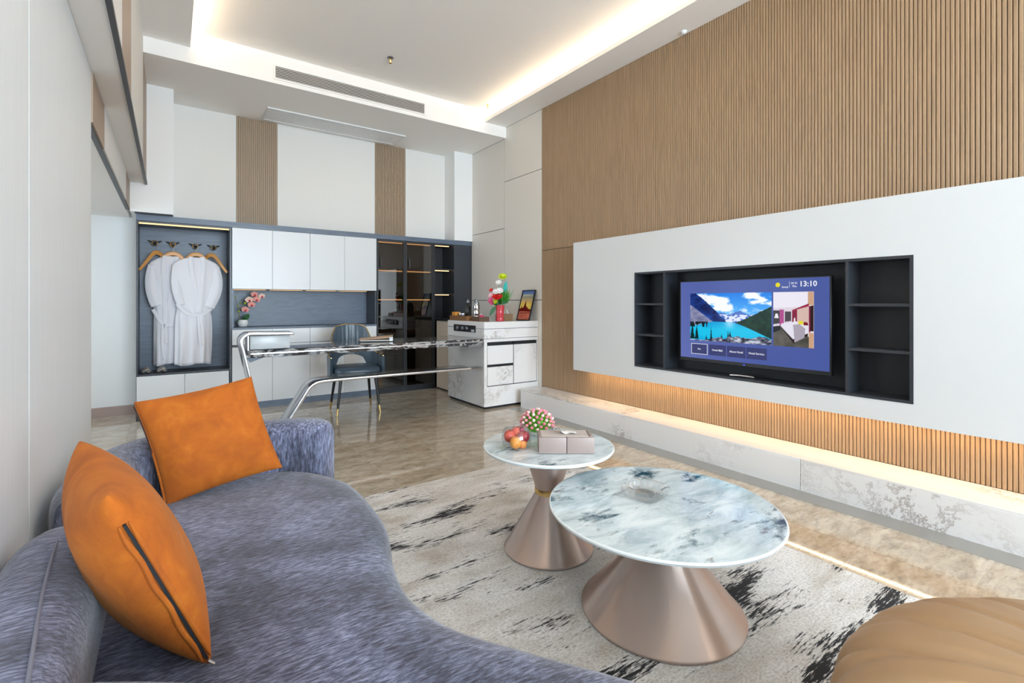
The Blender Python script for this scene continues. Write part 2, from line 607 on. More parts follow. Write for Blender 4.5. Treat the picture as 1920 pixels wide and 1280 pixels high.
sp = empty('sprinkler', 'small brass fire sprinkler hanging from the tray ceiling', 'sprinkler', (1.885, 4.875, 3.755))
build(MB().lathe([(0.034, 0.058), (0.034, 0.054), (0.02, 0.045)], 20, (1.885, 4.875, 3.755)), 'rosette', M['steeldark'], sp, True)
build(MB().lathe([(0.012, 0.05), (0.014, 0.03), (0.009, 0.02), (0.006, 0.008), (0.016, 0.004), (0.016, 0.0)], 14, (1.885, 4.875, 3.755)), 'nozzle', M['gold'], sp, True)
s2 = empty('sprinkler', 'tiny brass sprinkler tip at the far end of the bright cove by the slatted wall', 'sprinkler', (3.36, 5.30, 3.775))
build(MB().lathe([(0.012, 0.04), (0.012, 0.02), (0.006, 0.006), (0.013, 0.004), (0.013, 0.0)], 12, (3.36, 5.30, 3.775)), 'nozzle', M['gold'], s2, True)
sd = empty('smoke_detector', 'small white disc detector under the soffit at the top of the slatted wall', 'detector', (3.71, 2.63, 3.635))
build(MB().lathe([(0.012, 0.0), (0.022, 0.008), (0.028, 0.025)], 20, (3.73, 2.63, 3.635)), 'housing', M['ventwhite'], sd, True)

# ------------------------------------------------------------------ right wall
wr = struct(build(B(3.80, 3.95, -5.5, 7.0, 0, ZT), 'wall_right', M['joint']))
build(B(3.79, 3.80, -5.4, 4.703, 0.0, ZS), 'slat_backing', M['slatback'], wr)
pitch, y = 0.0218, 4.703
w = 0.0182


def slatmesh(z0, z1):
    mb = MB().extrude([(3.79, -w / 2, z0), (3.782, -w / 2, z0), (3.779, -w / 2 + 0.003, z0), (3.779, w / 2 - 0.003, z0), (3.782, w / 2, z0), (3.79, w / 2, z0)], (0, 0, z1 - z0))
    o = build(mb, 'slat', M['slat'], wr, origin=False)
    o.data.transform(Matrix.Translation(wr.location))
    me = o.data
    bpy.data.objects.remove(o)
    return me


full, upper, lower = slatmesh(0.214, ZS), slatmesh(1.899, ZS), slatmesh(0.214, 1.889)
for k in range(256):
    yy = 4.692 - k * pitch
    for me in ((upper, lower) if yy > 3.90 else (full,)):
        link_copy('slat', me, wr, (0, yy, 0))
# beige cladding beyond the slats
for (ya, yb, zs) in ((4.708, 5.526, [0, 1.283, 2.917, ZS]), (5.534, 6.42, [0, 1.283, 2.276, ZB])):
    for za, zb in zip(zs[:-1], zs[1:]):
        zb2 = min(zb, ZB if yb > 5.6 else ZS)
        build(B(3.78, 3.80, ya, yb, za + 0.004, zb2 - 0.004), 'panel', M['beige'], wr)

# marble ledge under the tv
lg = empty('marble_ledge', 'long low white marble ledge along the foot of the slatted wall', 'ledge', (3.6, 1.4, 0))
js = [4.66, 3.049, 1.521, -0.007, -1.2]
for ya, yb in zip(js[:-1], js[1:]):
    build(B(3.42, 3.44, yb + 0.0015, ya - 0.0015, 0.0, 0.2), 'front_slab', M['marble'], lg, bevel=0.0012, seg=1)
    build(B(3.42, 3.777, yb + 0.0015, ya - 0.0015, 0.2, 0.212), 'top_slab', M['marble'], lg, bevel=0.0012, seg=1)
build(B(3.44, 3.777, 4.64, 4.66, 0.0, 0.2), 'end_slab', M['marble'], lg)
build(B(3.44, 3.777, -1.2, 4.64, 0.0, 0.2), 'core', M['joint'], lg)
bs = struct(build(B(3.26, 3.42, -1.2, 4.66, 0.0, 0.0015), 'trim_1', mat('grey_border_strip', (0.30, 0.285, 0.26), 0.12)))  # thin grey strip lying flat along the foot of the ledge

# ------------------------------------------------------------------ tv cabinet
PX = 3.58
NY0, NY1, NZ0, NZ1 = 0.963, 3.06, 0.65, 1.532
PY0, PY1, PZ0, PZ1 = -0.9, 3.91, 0.522, 1.898
tc = empty('media_wall_cabinet', 'wide floating white lacquer wall cabinet with a black open niche around the television', 'cabinet', (3.6, 1.6, PZ0))


def fpanel(ya, yb, za, zb):
    return MB().box(PX, 3.777, ya, yb, za, zb)


build(fpanel(NY1, PY1, PZ0, PZ1), 'front_panel', M['tvpanel'], tc)
build(fpanel(PY0, NY0 - 0.0, PZ0, PZ1), 'front_panel', M['tvpanel'], tc)
build(fpanel(NY0, NY1, NZ1, PZ1), 'front_panel', M['tvpanel'], tc)
build(fpanel(NY0, NY1, PZ0, NZ0), 'front_panel', M['tvpanel'], tc)
build(B(3.767, 3.777, NY0, NY1, NZ0, NZ1), 'niche_back', M['niche'], tc)
e = 0.018
fr = MB().box(PX - 0.003, 3.767, NY0, NY0 + e, NZ0, NZ1).box(PX - 0.003, 3.767, NY1 - e, NY1, NZ0, NZ1).box(PX - 0.003, 3.767, NY0 + e, NY1 - e, NZ0, NZ0 + e).box(PX - 0.003, 3.767, NY0 + e, NY1 - e, NZ1 - e, NZ1)
M['nicheedge'] = mat('black_niche_edge', (0.030, 0.034, 0.042), 0.38)
build(fr, 'niche_frame', M['nicheedge'], tc)
for yd in (2.728, 1.307):
    build(B(PX, 3.767, yd - 0.009, yd + 0.009, NZ0 + e, NZ1 - e), 'divider', M['nicheedge'], tc)
for ya, yb in ((2.737, NY1 - e), (NY0 + e, 1.298)):
    for z in (1.235, 0.95):
        build(B(PX + 0.002, 3.767, ya, yb, z - 0.009, z + 0.009), 'shelf', M['nicheedge'], tc)
build(B(3.694, 3.704, -0.85, 3.88, PZ0 - 0.010, PZ0 - 0.001), 'led_strip', M['led'], tc)


# painted pictures as coloured grids ------------------------------------------------
def picture(name, parent, fn, nu, nv, origin, du, dv, mode, strength=1.0, rough=0.15, thick=None):
    """flat picture; fn(s,t)->sRGB arrays, s left-right, t bottom-top"""
    s_, t_ = np.meshgrid(np.linspace(0, 1, nu), np.linspace(0, 1, nv))
    rgb = np.clip(fn(s_, t_), 0, 255) / 255.0
    lin = np.where(rgb <= 0.04045, rgb / 12.92, ((rgb + 0.055) / 1.055) ** 2.4)
    O, U, V = np.array(origin), np.array(du), np.array(dv)
    pts = O + s_[..., None] * U + t_[..., None] * V
    off = worldloc(parent)
    pts = pts.reshape(-1, 3) - np.array(off)
    idx = np.arange(nu * nv).reshape(nv, nu)
    fc = np.stack([idx[:-1, :-1], idx[:-1, 1:], idx[1:, 1:], idx[1:, :-1]], -1).reshape(-1, 4)
    me = bpy.data.meshes.new(name)
    me.from_pydata(pts.tolist(), [], fc.tolist())
    ca = me.color_attributes.new('Col', 'FLOAT_COLOR', 'POINT')
    ca.data.foreach_set('color', np.concatenate([lin.reshape(-1, 3), np.ones((nu * nv, 1))], 1).astype(np.float32).ravel())
    m = mat(name + '_print', (0, 0, 0), rough)
    t = NT(m)
    at = t.n('ShaderNodeAttribute', attribute_name='Col')
    if mode == 'screen':
        t.l(at.outputs['Color'], t.b.inputs['Emission Color'])
        t.b.inputs['Emission Strength'].default_value = strength
        t.b.inputs['Specular IOR Level'].default_value = 0.12
    else:
        t.l(at.outputs['Color'], t.b.inputs['Base Color'])
    me.materials.append(m)
    o = bpy.data.objects.new(name, me)
    COL.objects.link(o)
    o.parent = parent
    return o


rng = np.random.RandomState(4)
_tab = rng.rand(64, 64)


def vnoise(x, y):
    xi, yi = np.floor(x).astype(int), np.floor(y).astype(int)
    fx, fy = x - xi, y - yi
    fx, fy = fx * fx * (3 - 2 * fx), fy * fy * (3 - 2 * fy)
    g = lambda a, b: _tab[a % 64, b % 64]
    return (g(xi, yi) * (1 - fx) + g(xi + 1, yi) * fx) * (1 - fy) + (g(xi, yi + 1) * (1 - fx) + g(xi + 1, yi + 1) * fx) * fy


def fbm(x, y, o=4):
    a, r, n = 0.5, 0, 0
    for k in range(o):
        r = r + a * vnoise(x * 2 ** k + 7 * k, y * 2 ** k + 3 * k)
        n += a
        a *= 0.55
    return r / n


def put(img, mask, colr):
    m = np.clip(mask, 0, 1)[..., None]
    return img * (1 - m) + np.array(colr) * m if not isinstance(colr, np.ndarray) else img * (1 - m) + colr * m


def lerp(a, b, f):
    return np.array(a) * (1 - f[..., None]) + np.array(b) * f[..., None]


def lake(s, t):
    img = lerp((90, 180, 245), (25, 120, 220), np.clip((t - 0.5) * 2, 0, 1))
    cl = fbm(s * 5 + 1, t * 7, 5)
    img = put(img, np.clip((cl - 0.52 + (0.25 - abs(t - 0.68)) * 0.5) * 7, 0, 1), (238, 240, 250))
    ridge = 0.50 + 0.17 * fbm(s * 7, s * 0 + 2.2, 4) + 0.03 * np.sin(s * 22)
    mt = (t < ridge) & (t > 0.36)
    rock = lerp((50, 85, 165), (95, 130, 205), fbm(s * 14, t * 10, 4))
    rock = put(rock, ((fbm(s * 16 + 5, t * 22, 3) > 0.56) & (t < 0.56)).astype(float), (215, 222, 245))
    img = put(img, mt.astype(float), rock)
    # left dark slope
    slope = 1.05 - 1.15 * (s - 0.02) * (1 + 0.5 * s)
    big = lerp((8, 22, 75), (30, 75, 165), np.clip(fbm(s * 12, t * 12, 4) * 1.5 - 0.3, 0, 1))
    img = put(img, ((t < slope + 0.04 * fbm(s * 20, t * 3)) & (t > 0.34) & (s < 0.5)).astype(float), big)
    scree = lerp((80, 85, 120), (175, 175, 205), fbm(s * 18, t * 18, 4))
    img = put(img, ((t < 0.76 - 1.15 * s) & (t > 0.30)).astype(float), scree)
    hill = 0.36 + 0.36 * np.clip((s - 0.55) / 0.45, 0, 1) ** 1.1
    img = put(img, ((s > 0.52) & (t < hill + 0.03 * fbm(s * 40, s)) & (t > 0.10)).astype(float), lerp((4, 26, 24), (25, 70, 45), fbm(s * 30, t * 14, 3)))
    shore = 0.41 - 0.30 * np.clip((s - 0.55) / 0.45, 0, 1) ** 1.2 - 0.12 * np.clip((0.3 - s) / 0.3, 0, 1)
    wat = lerp((0, 110, 190), (20, 185, 225), np.clip(1 - abs(t - 0.2) * 3 + 0.4 * fbm(s * 4, t * 9), 0, 1))
    img = put(img, (t < shore).astype(float), wat)
    refl = np.exp(-((s - 0.52) / 0.06) ** 2) * np.clip((t - 0.24) * 8, 0, 1)
    img = put(img, refl * (t < shore) * 0.6, (225, 235, 250))
    img = put(img, ((t < 0.40) & (t > 0.29) & (s < 0.28) & (fbm(s * 40, t * 5, 2) > 0.45)).astype(float), (10, 25, 30))
    for sx, h, wd_ in ((0.03, 0.36, 0.035), (0.09, 0.3, 0.03), (0.285, 0.28, 0.016), (0.42, 0.14, 0.018), (0.50, 0.22, 0.016), (0.525, 0.2, 0.03), (0.22, 0.1, 0.014)):
        b0 = 0.03
        img = put(img, ((abs(s - sx) < wd_ * np.clip((h + b0 - t) / h, 0, 1) * (0.6 + 0.6 * fbm(s * 60, t * 50, 2))) & (t > b0)).astype(float), (6, 38, 40))
    rk = 0.02 + 0.16 * fbm(s * 9 + 2, s * 0, 3) * np.clip((s - 0.2) * 4, 0, 1) + 0.05 * np.clip((s - 0.55) * 3, 0, 1)
    img = put(img, (t < rk).astype(float), lerp((35, 38, 55), (195, 200, 215), np.clip(fbm(s * 22, t * 26, 3) * 2 - 0.5, 0, 1)))
    return img


def inpoly(s, t, poly):
    r = np.zeros(s.shape, bool)
    n = len(poly)
    for i in range(n):
        (x1, y1), (x2, y2) = poly[i], poly[(i + 1) % n]
        c = ((y1 > t) != (y2 > t)) & (s < (x2 - x1) * (t - y1) / (y2 - y1 + 1e-9) + x1)
        r ^= c
    return r.astype(float)


def hotelroom(s, t):
    img = lerp((215, 205, 222), (225, 212, 215), s)
    P = lambda c, *p: put(img, inpoly(s, t, p), c)
    img = P((232, 228, 240), (0, .70), (.88, .74), (.88, 1), (0, 1))
    img = P((200, 160, 130), (.86, .76), (1, .76), (1, 1), (.86, 1))
    img = P((60, 55, 58), (0, .40), (.16, .42), (.16, .66), (0, .66))
    img = P((170, 70, 135), (.16, .38), (.28, .40), (.28, .68), (.16, .68))
    img = P((70, 60, 70), (.30, .45), (.46, .47), (.46, .64), (.30, .64))
    img = P((130, 20, 55), (.48, .45), (.60, .47), (.60, .70), (.48, .66))
    img = P((150, 30, 70), (.48, .64), (.88, .74), (.88, .79), (.48, .67))
    img = P((210, 180, 170), (.60, .45), (.88, .45), (.88, .74), (.60, .68))
    img = P((45, 25, 25), (.90, .30), (1, .30), (1, .76), (.90, .74))
    img = P((130, 30, 75), (.88, .28), (.92, .28), (.92, .74), (.88, .74))
    img = P((200, 160, 130), (.88, 0), (1, 0), (1, .26), (.88, .28))
    fl = lerp((60, 58, 52), (110, 106, 98), np.clip(fbm(s * 5, t * 8), 0, 1))
    img = put(img, inpoly(s, t, [(0, 0), (.88, 0), (.88, .2), (.4, .4), (0, .36)]), fl)
    img = P((40, 22, 25), (.20, .34), (.52, .06), (.86, .22), (.86, .28), (.5, .14))
    img = P((225, 222, 235), (.18, .38), (.50, .14), (.86, .26), (.86, .42), (.55, .46), (.22, .42))
    img = P((168, 160, 172), (.50, .40), (.66, .42), (.80, .34), (.78, .18), (.54, .08), (.52, .28))
    img = P((225, 210, 30), (.64, .42), (.76, .41), (.74, .48), (.63, .47))
    img = P((120, 15, 35), (.76, .40), (.87, .40), (.86, .45), (.76, .46))
    img = P((240, 238, 245), (.52, .46), (.56, .46), (.55, .53), (.53, .53))
    img = P((235, 235, 242), (.03, .52), (.14, .52), (.11, .60), (.06, .60))
    img = P((25, 25, 28), (0, .24), (.18, .30), (.18, .38), (0, .36))
    return img


def screen_bg(s, t):
    img = lerp((74, 90, 158), (98, 110, 176), np.clip(1 - s * 1.6, 0, 1) * np.clip(0.4 + 0.6 * (1 - t), 0, 1))
    return img


# television
TX = 3.60
tv = empty('television', 'black flat television showing a lake picture, hung in the black niche', 'television', (TX, 1.99, 0.757))
build(B(TX, TX + 0.035, 1.405, 2.578, 0.757, 1.432), 'casing', mat('tv_black_plastic', (0.008, 0.008, 0.01), 0.3), tv, bevel=0.003, seg=1)
build(B(TX + 0.035, 3.767, 1.85, 2.13, 0.95, 1.25), 'wall_bracket', M['black'], tv)
scr = picture('screen', tv, screen_bg, 24, 16, (TX - 0.001, 2.568, 0.787), (0, -1.153, 0), (0, 0, 0.636), 'screen', 0.74)
picture('lake_picture', scr, lake, 240, 144, (TX - 0.0022, 2.474, 0.936), (0, -0.677, 0), (0, 0, 0.39), 'screen', 0.80)
picture('room_picture', scr, hotelroom, 90, 120, (TX - 0.0022, 1.784, 0.936), (0, -0.273, 0), (0, 0, 0.39), 'screen', 0.74)
M['scrtext'] = emis('screen_white', srgb(235, 238, 250), 0.66)
M['scrbtn'] = emis('screen_button', srgb(48, 54, 112), 0.66)
M['sun'] = emis('screen_yellow', srgb(240, 225, 20), 0.66)
for k, (ya, yb) in enumerate(((2.464, 2.314), (2.302, 2.152), (2.144, 1.992), (1.985, 1.832))):
    build(B(TX - 0.002, TX - 0.0012, yb, ya, 0.822, 0.908), 'menu_button', M['scrbtn'], scr)
for b in ((2.314, 2.464, 0.905, 0.909), (2.314, 2.464, 0.821, 0.825), (2.314, 2.318, 0.825, 0.905), (2.460, 2.464, 0.825, 0.905)):
    build(B(TX - 0.003, TX - 0.002, b[0], b[1], b[2], b[3]), 'button_outline', M['scrtext'], scr)
build(B(TX - 0.002, TX - 0.0012, 1.6705, 1.6725, 1.358, 1.400), 'divider_line', M['scrtext'], scr)
build(MB().add([(TX - 0.002, 1.752 + 0.0165 * math.cos(a), 1.378 + 0.0165 * math.sin(a)) for a in np.linspace(0, 2 * PI, 20)[:-1]], [tuple(range(19))]), 'sun_symbol', M['sun'], scr)


def lettering(txt, name, m, parent, pos, xdir, ydir, size, align='CENTER', bold=0.0, depth=0.0004):
    cu = bpy.data.curves.new('tmp_text', 'FONT')
    cu.body = txt
    cu.size = size
    cu.align_x = align
    cu.align_y = 'CENTER'
    cu.offset = bold
    cu.extrude = depth
    cu.resolution_u = 2
    ob = bpy.data.objects.new('tmp_text', cu)
    COL.objects.link(ob)
    dg = bpy.context.evaluated_depsgraph_get()
    me = bpy.data.meshes.new_from_object(ob.evaluated_get(dg))
    bpy.data.objects.remove(ob)
    me.name = name
    X, Y = Vector(xdir).normalized(), Vector(ydir).normalized()
    Z = X.cross(Y)
    R = Matrix((X, Y, Z)).transposed().to_4x4()
    R.translation = Vector(pos) - worldloc(parent)
    me.transform(R)
    me.materials.clear()
    me.materials.append(m)
    o = bpy.data.objects.new(name, me)
    COL.objects.link(o)
    o.parent = parent
    return o


for txt, yy, zz, sz, bd in (('13:10', 1.548, 1.379, 0.052, 0.0012), ('Sunny', 1.701, 1.361, 0.019, 0.0003), ('04 21', 1.638, 1.387, 0.019, 0.0003), ('Thu', 1.638, 1.365, 0.019, 0.0003),
                            ('live', 2.389, 0.865, 0.02, 0.0003), ('Hotel Mall', 2.227, 0.865, 0.0215, 0.0003), ('About Hotel', 2.068, 0.865, 0.0215, 0.0003), ('Hotel Service', 1.909, 0.865, 0.0215, 0.0003)):
    lettering(txt, 'lettering', M['scrtext'], scr, (TX - 0.0032, yy, zz), (0, -1, 0), (0, 0, 1), sz, 'CENTER', bd)
build(B(TX - 0.001, TX, 2.0, 2.012, 0.768, 0.774), 'power_light', emis('blue_light', (0.02, 0.06, 1.0), 3.0), tv)

rm = empty('remote_control', 'silver curved remote control lying on the niche floor under the television', 'remote', (3.655, 2.02, NZ0 + e))
pth = catmull([(3.62, 2.125, 0.678), (3.627, 2.06, 0.682), (3.635, 1.99, 0.681), (3.642, 1.945, 0.677)], 5)
build(MB().sweep(pth, rrect(0.036, 0.018, 0.007, 3)), 'body', M['chrome'], rm, True)
build(B(3.628, 3.648, 1.95, 1.985, 0.688, 0.6925), 'keypad', M['zip'], rm)

# ------------------------------------------------------------------ back wall
wb = struct(build(B(-3.2, 3.8, 6.90, 7.05, 0, ZT), 'wall_back', M['hall']))
UY = 6.72
for (xa, xb) in ((-0.0, 0.654), (1.110, 2.369), (2.828, 3.78)):
    build(B(xa, xb, UY, 6.9, 2.18, ZB), 'panel', M['wall'], wb)
for (xa, xb) in ((0.655, 1.109), (2.370, 2.827)):
    mb = MB().box(xa, xb, UY + 0.012, 6.9, 2.18, ZB)
    n = round((xb - xa) / 0.0227)
    for k in range(n):
        x = xa + 0.0035 + k * (xb - xa - 0.004) / n
        mb.box(x, x + 0.0165, UY, UY + 0.012, 2.18, ZB)
    o = build(mb, 'ribbed_panel', M['ribbed'], wb, merge=False)
    o['kind'] = 'stuff'
struct(build(B(-0.335, 0.03, 6.27, 6.9, 2.183, ZB), 'trim_2', M['pillar']))
build(B(-0.30, 0.02, 6.275, 6.40, 2.181, 2.187), 'shadow_gap', M['darkedge'], bpy.data.objects['trim_2'])
struct(build(B(3.47, 3.779, 6.40, 6.9, 2.183, ZB), 'trim_3', M['pillar']))
struct(build(B(-3.1, -0.30, 6.88, 6.90, 0.0, 0.105), 'baseboard_back', mat('pinkish_skirting', (0.36, 0.27, 0.24), 0.4)))

# ------------------------------------------------------------------ left wall, bulkhead, loft
wl = struct(build(B(-0.50, -0.362, -5.4, 3.35, 0, 2.475), 'wall_left', M['joint']))
for ya, yb in ((-5.4, -3.6), (-3.596, -2.15), (-2.146, -0.75), (-0.746, 0.62), (0.624, 1.997), (2.003, 3.37)):
    build(B(-0.362, -0.342, ya, yb, 0.0, 2.475), 'panel', M['leftpanel'], wl)
build(B(-0.50, -0.342, 3.372, 3.384, 0, 2.475), 'end_strip', M['lacquer'], wl)
struct(build(B(-3.1, -0.5, 3.2, 3.35, 0, 2.475), 'wall_hall', M['hall']))
struct(build(B(-3.2, -3.1, 3.2, 3.9, 0, 2.475).box(-3.2, -3.1, 6.5, 6.9, 0, 2.475).box(-3.2, -3.1, 3.9, 6.5, 0, 0.4).box(-3.2, -3.1, 3.9, 6.5, 2.3, 2.475), 'wall_far_left', M['hall']))
wn = struct(build(MB().box(-3.18, -3.12, 3.9, 3.95, 0.4, 2.3).box(-3.18, -3.12, 6.45, 6.5, 0.4, 2.3).box(-3.18, -3.12, 3.95, 6.45, 0.4, 0.45).box(-3.18, -3.12, 3.95, 6.45, 2.25, 2.3).box(-3.18, -3.12, 5.18, 5.22, 0.45, 2.25), 'window_5', M['darkedge']))  # hall window added out of view so the fill light can enter
for ya, yb in ((3.95, 5.18), (5.22, 6.45)):
    build(MB().box(-3.153, -3.147, ya, yb, 0.45, 2.25), 'pane', M['windowglass'], wn)
struct(build(B(-3.1, -0.37, 3.384, 6.9, 2.20, 2.475), 'trim_4', M['ceiling']))
bh = struct(build(B(-0.37, -0.345, 3.384, 6.275, 2.195, 2.478), 'trim_5', M['darkedge']))
for ya, yb, mm in ((3.384, 3.94, 'brownpanel'), (3.943, 5.03, 'pillar'), (5.033, 5.75, 'pillar'), (5.753, 6.27, 'brownpanel')):
    build(B(-0.345, -0.335, ya, yb, 2.207, 2.478), 'panel', M[mm], bh)
loft = struct(build(B(-0.55, -0.215, -5.4, 6.275, 2.48, ZS), 'trim_6', M['ceiling']))
build(B(-0.215, -0.192, -5.4, 6.268, 2.468, 2.49), 'edge_strip', M['darkedge'], loft)
for ya, yb, mm in ((-5.4, -2.0, 'pillar'), (-1.997, 0.2, 'pillar'), (0.203, 1.6, 'pillar'), (1.603, 3.16, 'pillar'), (3.163, 3.86, 'brownpanel'), (3.863, 4.90, 'wall'), (4.903, 5.488, 'wall'), (5.491, 6.268, 'brownpanel')):
    build(B(-0.215, -0.20, ya, yb, 2.49, ZS if yb < 5.489 else ZB), 'panel', M[mm], loft)

# near wall with glazing (behind the camera)
struct(build(B(-0.6, 3.9, -5.55, -5.4, 3.35, ZT).box(-0.6, 0.0, -5.55, -5.4, 0, 3.35).box(3.6, 3.9, -5.55, -5.4, 0, 3.35).box(0.0, 3.6, -5.55, -5.4, 0, 0.25), 'wall_near', M['wall']))
for k in range(4):
    x0, x1 = 0.9 * k, 0.9 * (k + 1)
    wn = struct(build(MB().box(x0, x0 + 0.04, -5.5, -5.44, 0.25, 3.35).box(x1 - 0.04, x1, -5.5, -5.44, 0.25, 3.35).box(x0 + 0.04, x1 - 0.04, -5.5, -5.44, 0.25, 0.29).box(x0 + 0.04, x1 - 0.04, -5.5, -5.44, 3.31, 3.35).box(x0 + 0.04, x1 - 0.04, -5.5, -5.44, 2.4, 2.44), 'window_%d' % (k + 1), M['darkedge']))
    build(MB().box(x0 + 0.04, x1 - 0.04, -5.473, -5.467, 0.29, 2.4), 'pane', M['windowglass'], wn)
    build(MB().box(x0 + 0.04, x1 - 0.04, -5.473, -5.467, 2.44, 3.31), 'pane', M['windowglass'], wn)

# ------------------------------------------------------------------ built-in furniture along the back wall
CY, CB = 6.42, 6.86
# robe niche unit
ru = empty('wardrobe_niche', 'tall slate-blue open wardrobe niche with warm light strip and two white doors below', 'wardrobe', (0.14, 6.64, 0))
build(B(-0.292, -0.276, CY, CB, 0.0, 2.115), 'side_panel', M['slatedark'], ru)
build(B(0.560, 0.578, CY, CB, 0.0, 2.115), 'side_panel', M['slatedark'], ru)
build(B(-0.276, 0.560, 6.80, CB, 0.49, 2.115), 'back_panel', M['slate'], ru)
build(B(-0.276, 0.560, CY, 6.80, 0.472, 0.49), 'shelf', M['slatedark'], ru)
build(B(-0.276, 0.560, CY + 0.005, 6.80, 2.098, 2.115), 'top_panel', M['slatedark'], ru)
build(B(-0.270, 0.555, CY + 0.01, CY + 0.024, 2.084, 2.097), 'led_strip', M['led'], ru)
for xa, xb in ((-0.288, 0.130), (0.133, 0.552)):
    build(B(xa, xb, CY - 0.002, CY + 0.018, 0.075, 0.468), 'door', M['lacquer'], ru, bevel=0.001, seg=1)
build(B(-0.276, 0.560, CY + 0.03, CB, 0.0, 0.075), 'plinth', M['slatedark'], ru)
# cornice board over everything
struct(build(B(-0.292, 3.77, CY - 0.004, 6.86, 2.118, 2.181), 'trim_7', M['slate']))

# four wall cabinets and the base run
xs = [0.583, 1.007, 1.435, 1.860, 2.287]
wn_ = ['white wall cabinet nearest the robes, above the pink orchid', 'second white wall cabinet from the robes, over the lamp-lit slate recess',
       'third white wall cabinet from the robes, above the desk chair', 'white wall cabinet beside the glass display cabinet']
for k in range(4):
    xa, xb = xs[k], xs[k + 1]
    c = empty('wall_cabinet', wn_[k], 'cabinet', ((xa + xb) / 2, 6.64, 1.41), 'white wall cabinets')
    build(B(xa + 0.001, xb - 0.001, CY + 0.02, CB, 1.412, 2.116), 'carcass', M['slatedark'], c)
    build(B(xa + 0.0015, xb - 0.0015, CY, CY + 0.019, 1.41, 2.116), 'door', M['lacquer'], c, bevel=0.001, seg=1)
    build(B(xa + 0.02, xb - 0.02, 6.755, 6.765, 1.405, 1.411), 'led_strip', mat('led_recess_%d' % k, (0, 0, 0), 0.5, 0, Emission_Color=(1, 0.62, 0.3), Emission_Strength=0.9), c)
bn_ = ['white base cabinet nearest the robes, under the pink orchid', 'second white base cabinet from the robes, behind the desk',
       'third white base cabinet from the robes, left of the desk chair back', 'white base cabinet behind the desk chair, beside the smoked glass doors']
for k in range(4):
    xa, xb = xs[k], xs[k + 1]
    c = empty('base_cabinet', bn_[k], 'cabinet', ((xa + xb) / 2, 6.64, 0), 'white base cabinets')
    build(B(xa + 0.001, xb - 0.001, CY + 0.02, CB, 0.075, 0.936), 'carcass', M['slatedark'], c)
    build(B(xa + 0.0015, xb - 0.0015, CY, CY + 0.019, 0.758, 0.934), 'drawer', M['lacquer'], c, bevel=0.001, seg=1)
    build(B(xa + 0.0015, xb - 0.0015, CY, CY + 0.019, 0.076, 0.729), 'door', M['lacquer'], c, bevel=0.001, seg=1)
    build(B(xa, xb, CY + 0.012, CB, 0.0, 0.075), 'plinth', M['slate'], c)
wt = tag(build(B(0.579, 2.287, CY - 0.006, CB, 0.9365, 0.958), 'worktop', M['slate'], None, bevel=0.001, seg=1), 'long slate-blue worktop slab over the white base cabinets', 'worktop')
sb = empty('back_panel', 'slate-blue splashback panel between wall cabinets and worktop', 'panel', (1.43, 6.80, 0.958))
build(B(0.60, 2.287, 6.78, 6.86, 0.959, 1.40), 'sheet', M['slate'], sb)
build(B(0.579, 0.60, CY, 6.86, 0.959, 1.408), 'side_cheek', M['slate'], sb)
build(B(2.268, 2.287, CY + 0.01, 6.78, 0.959, 1.40), 'side_cheek', M['slatedark'], sb)

# smoked-glass display cabinet
dc = empty('display_cabinet', 'dark smoked-glass display cabinet with two tall framed doors and lit shelves', 'cabinet', (2.71, 6.64, 0))
xA, xM, xB = 2.290, 2.701, 3.135
build(B(xA, xA + 0.018, CY + 0.02, CB, 0.0, 2.116), 'side_panel', M['black'], dc)
build(B(xB - 0.018, xB, CY + 0.02, CB, 0.0, 2.116), 'side_panel', M['black'], dc)
build(B(xA + 0.018, xB - 0.018, 6.83, CB, 0.06, 2.098), 'back_panel', M['cabinside'], dc)
build(B(xA + 0.018, xB - 0.018, CY + 0.02, CB, 2.098, 2.116), 'top_panel', M['black'], dc)
build(B(xA + 0.018, xB - 0.018, CY + 0.02, CB, 0.0, 0.06), 'plinth', M['black'], dc)
LEDC = mat('cabinet_led', (0, 0, 0), 0.5, 0, Emission_Color=(1, 0.60, 0.27), Emission_Strength=2.2)
for z in (1.683, 1.283):
    build(B(xA + 0.018, xB - 0.018, CY + 0.05, 6.83, z + 0.004, z + 0.02), 'shelf', M['cabinside'], dc)
for z in (0.86, 0.50):
    build(B(xA + 0.018, xB - 0.018, CY + 0.05, 6.83, z, z + 0.018), 'shelf', M['cabinside'], dc)
build(B(xM - 0.008, xM + 0.008, CY + 0.05, 6.83, 0.06, 0.86), 'divider', M['cabinside'], dc)
for z in (2.082, 1.690, 1.289):
    for xa, xb in ((xA + 0.035, xM - 0.03), (xM + 0.03, xB - 0.035)):
        build(B(xa, xb, CY + 0.040, CY + 0.049, z - 0.007, z + 0.007), 'led_strip', LEDC, dc)
build(B(xA + 0.03, xB - 0.03, 6.80, 6.812, 0.846, 0.856), 'led_strip', LEDC, dc)
for k, (xa, xb) in enumerate(((xA, xM - 0.002), (xM + 0.002, xB))):
    fr = MB()
    e = 0.022
    fr.box(xa, xa + e, CY, CY + 0.02, 0.062, 2.112).box(xb - e, xb, CY, CY + 0.02, 0.062, 2.112).box(xa + e, xb - e, CY, CY + 0.02, 0.062, 0.062 + e).box(xa + e, xb - e, CY, CY + 0.02, 2.112 - e, 2.112)
    d = build(fr, 'door', M['black'], dc)
    build(B(xa + e, xb - e, CY + 0.008, CY + 0.013, 0.062 + e, 2.112 - e), 'pane', M['smoked'], d)
    hx = xa + 0.055
    build(MB().tube([(hx, CY, 1.87), (hx, CY - 0.025, 1.86), (hx, CY - 0.025, 1.74), (hx, CY, 1.73)], 0.006, 8, up=(1, 0, 0)), 'handle', M['darkedge'], d, True)
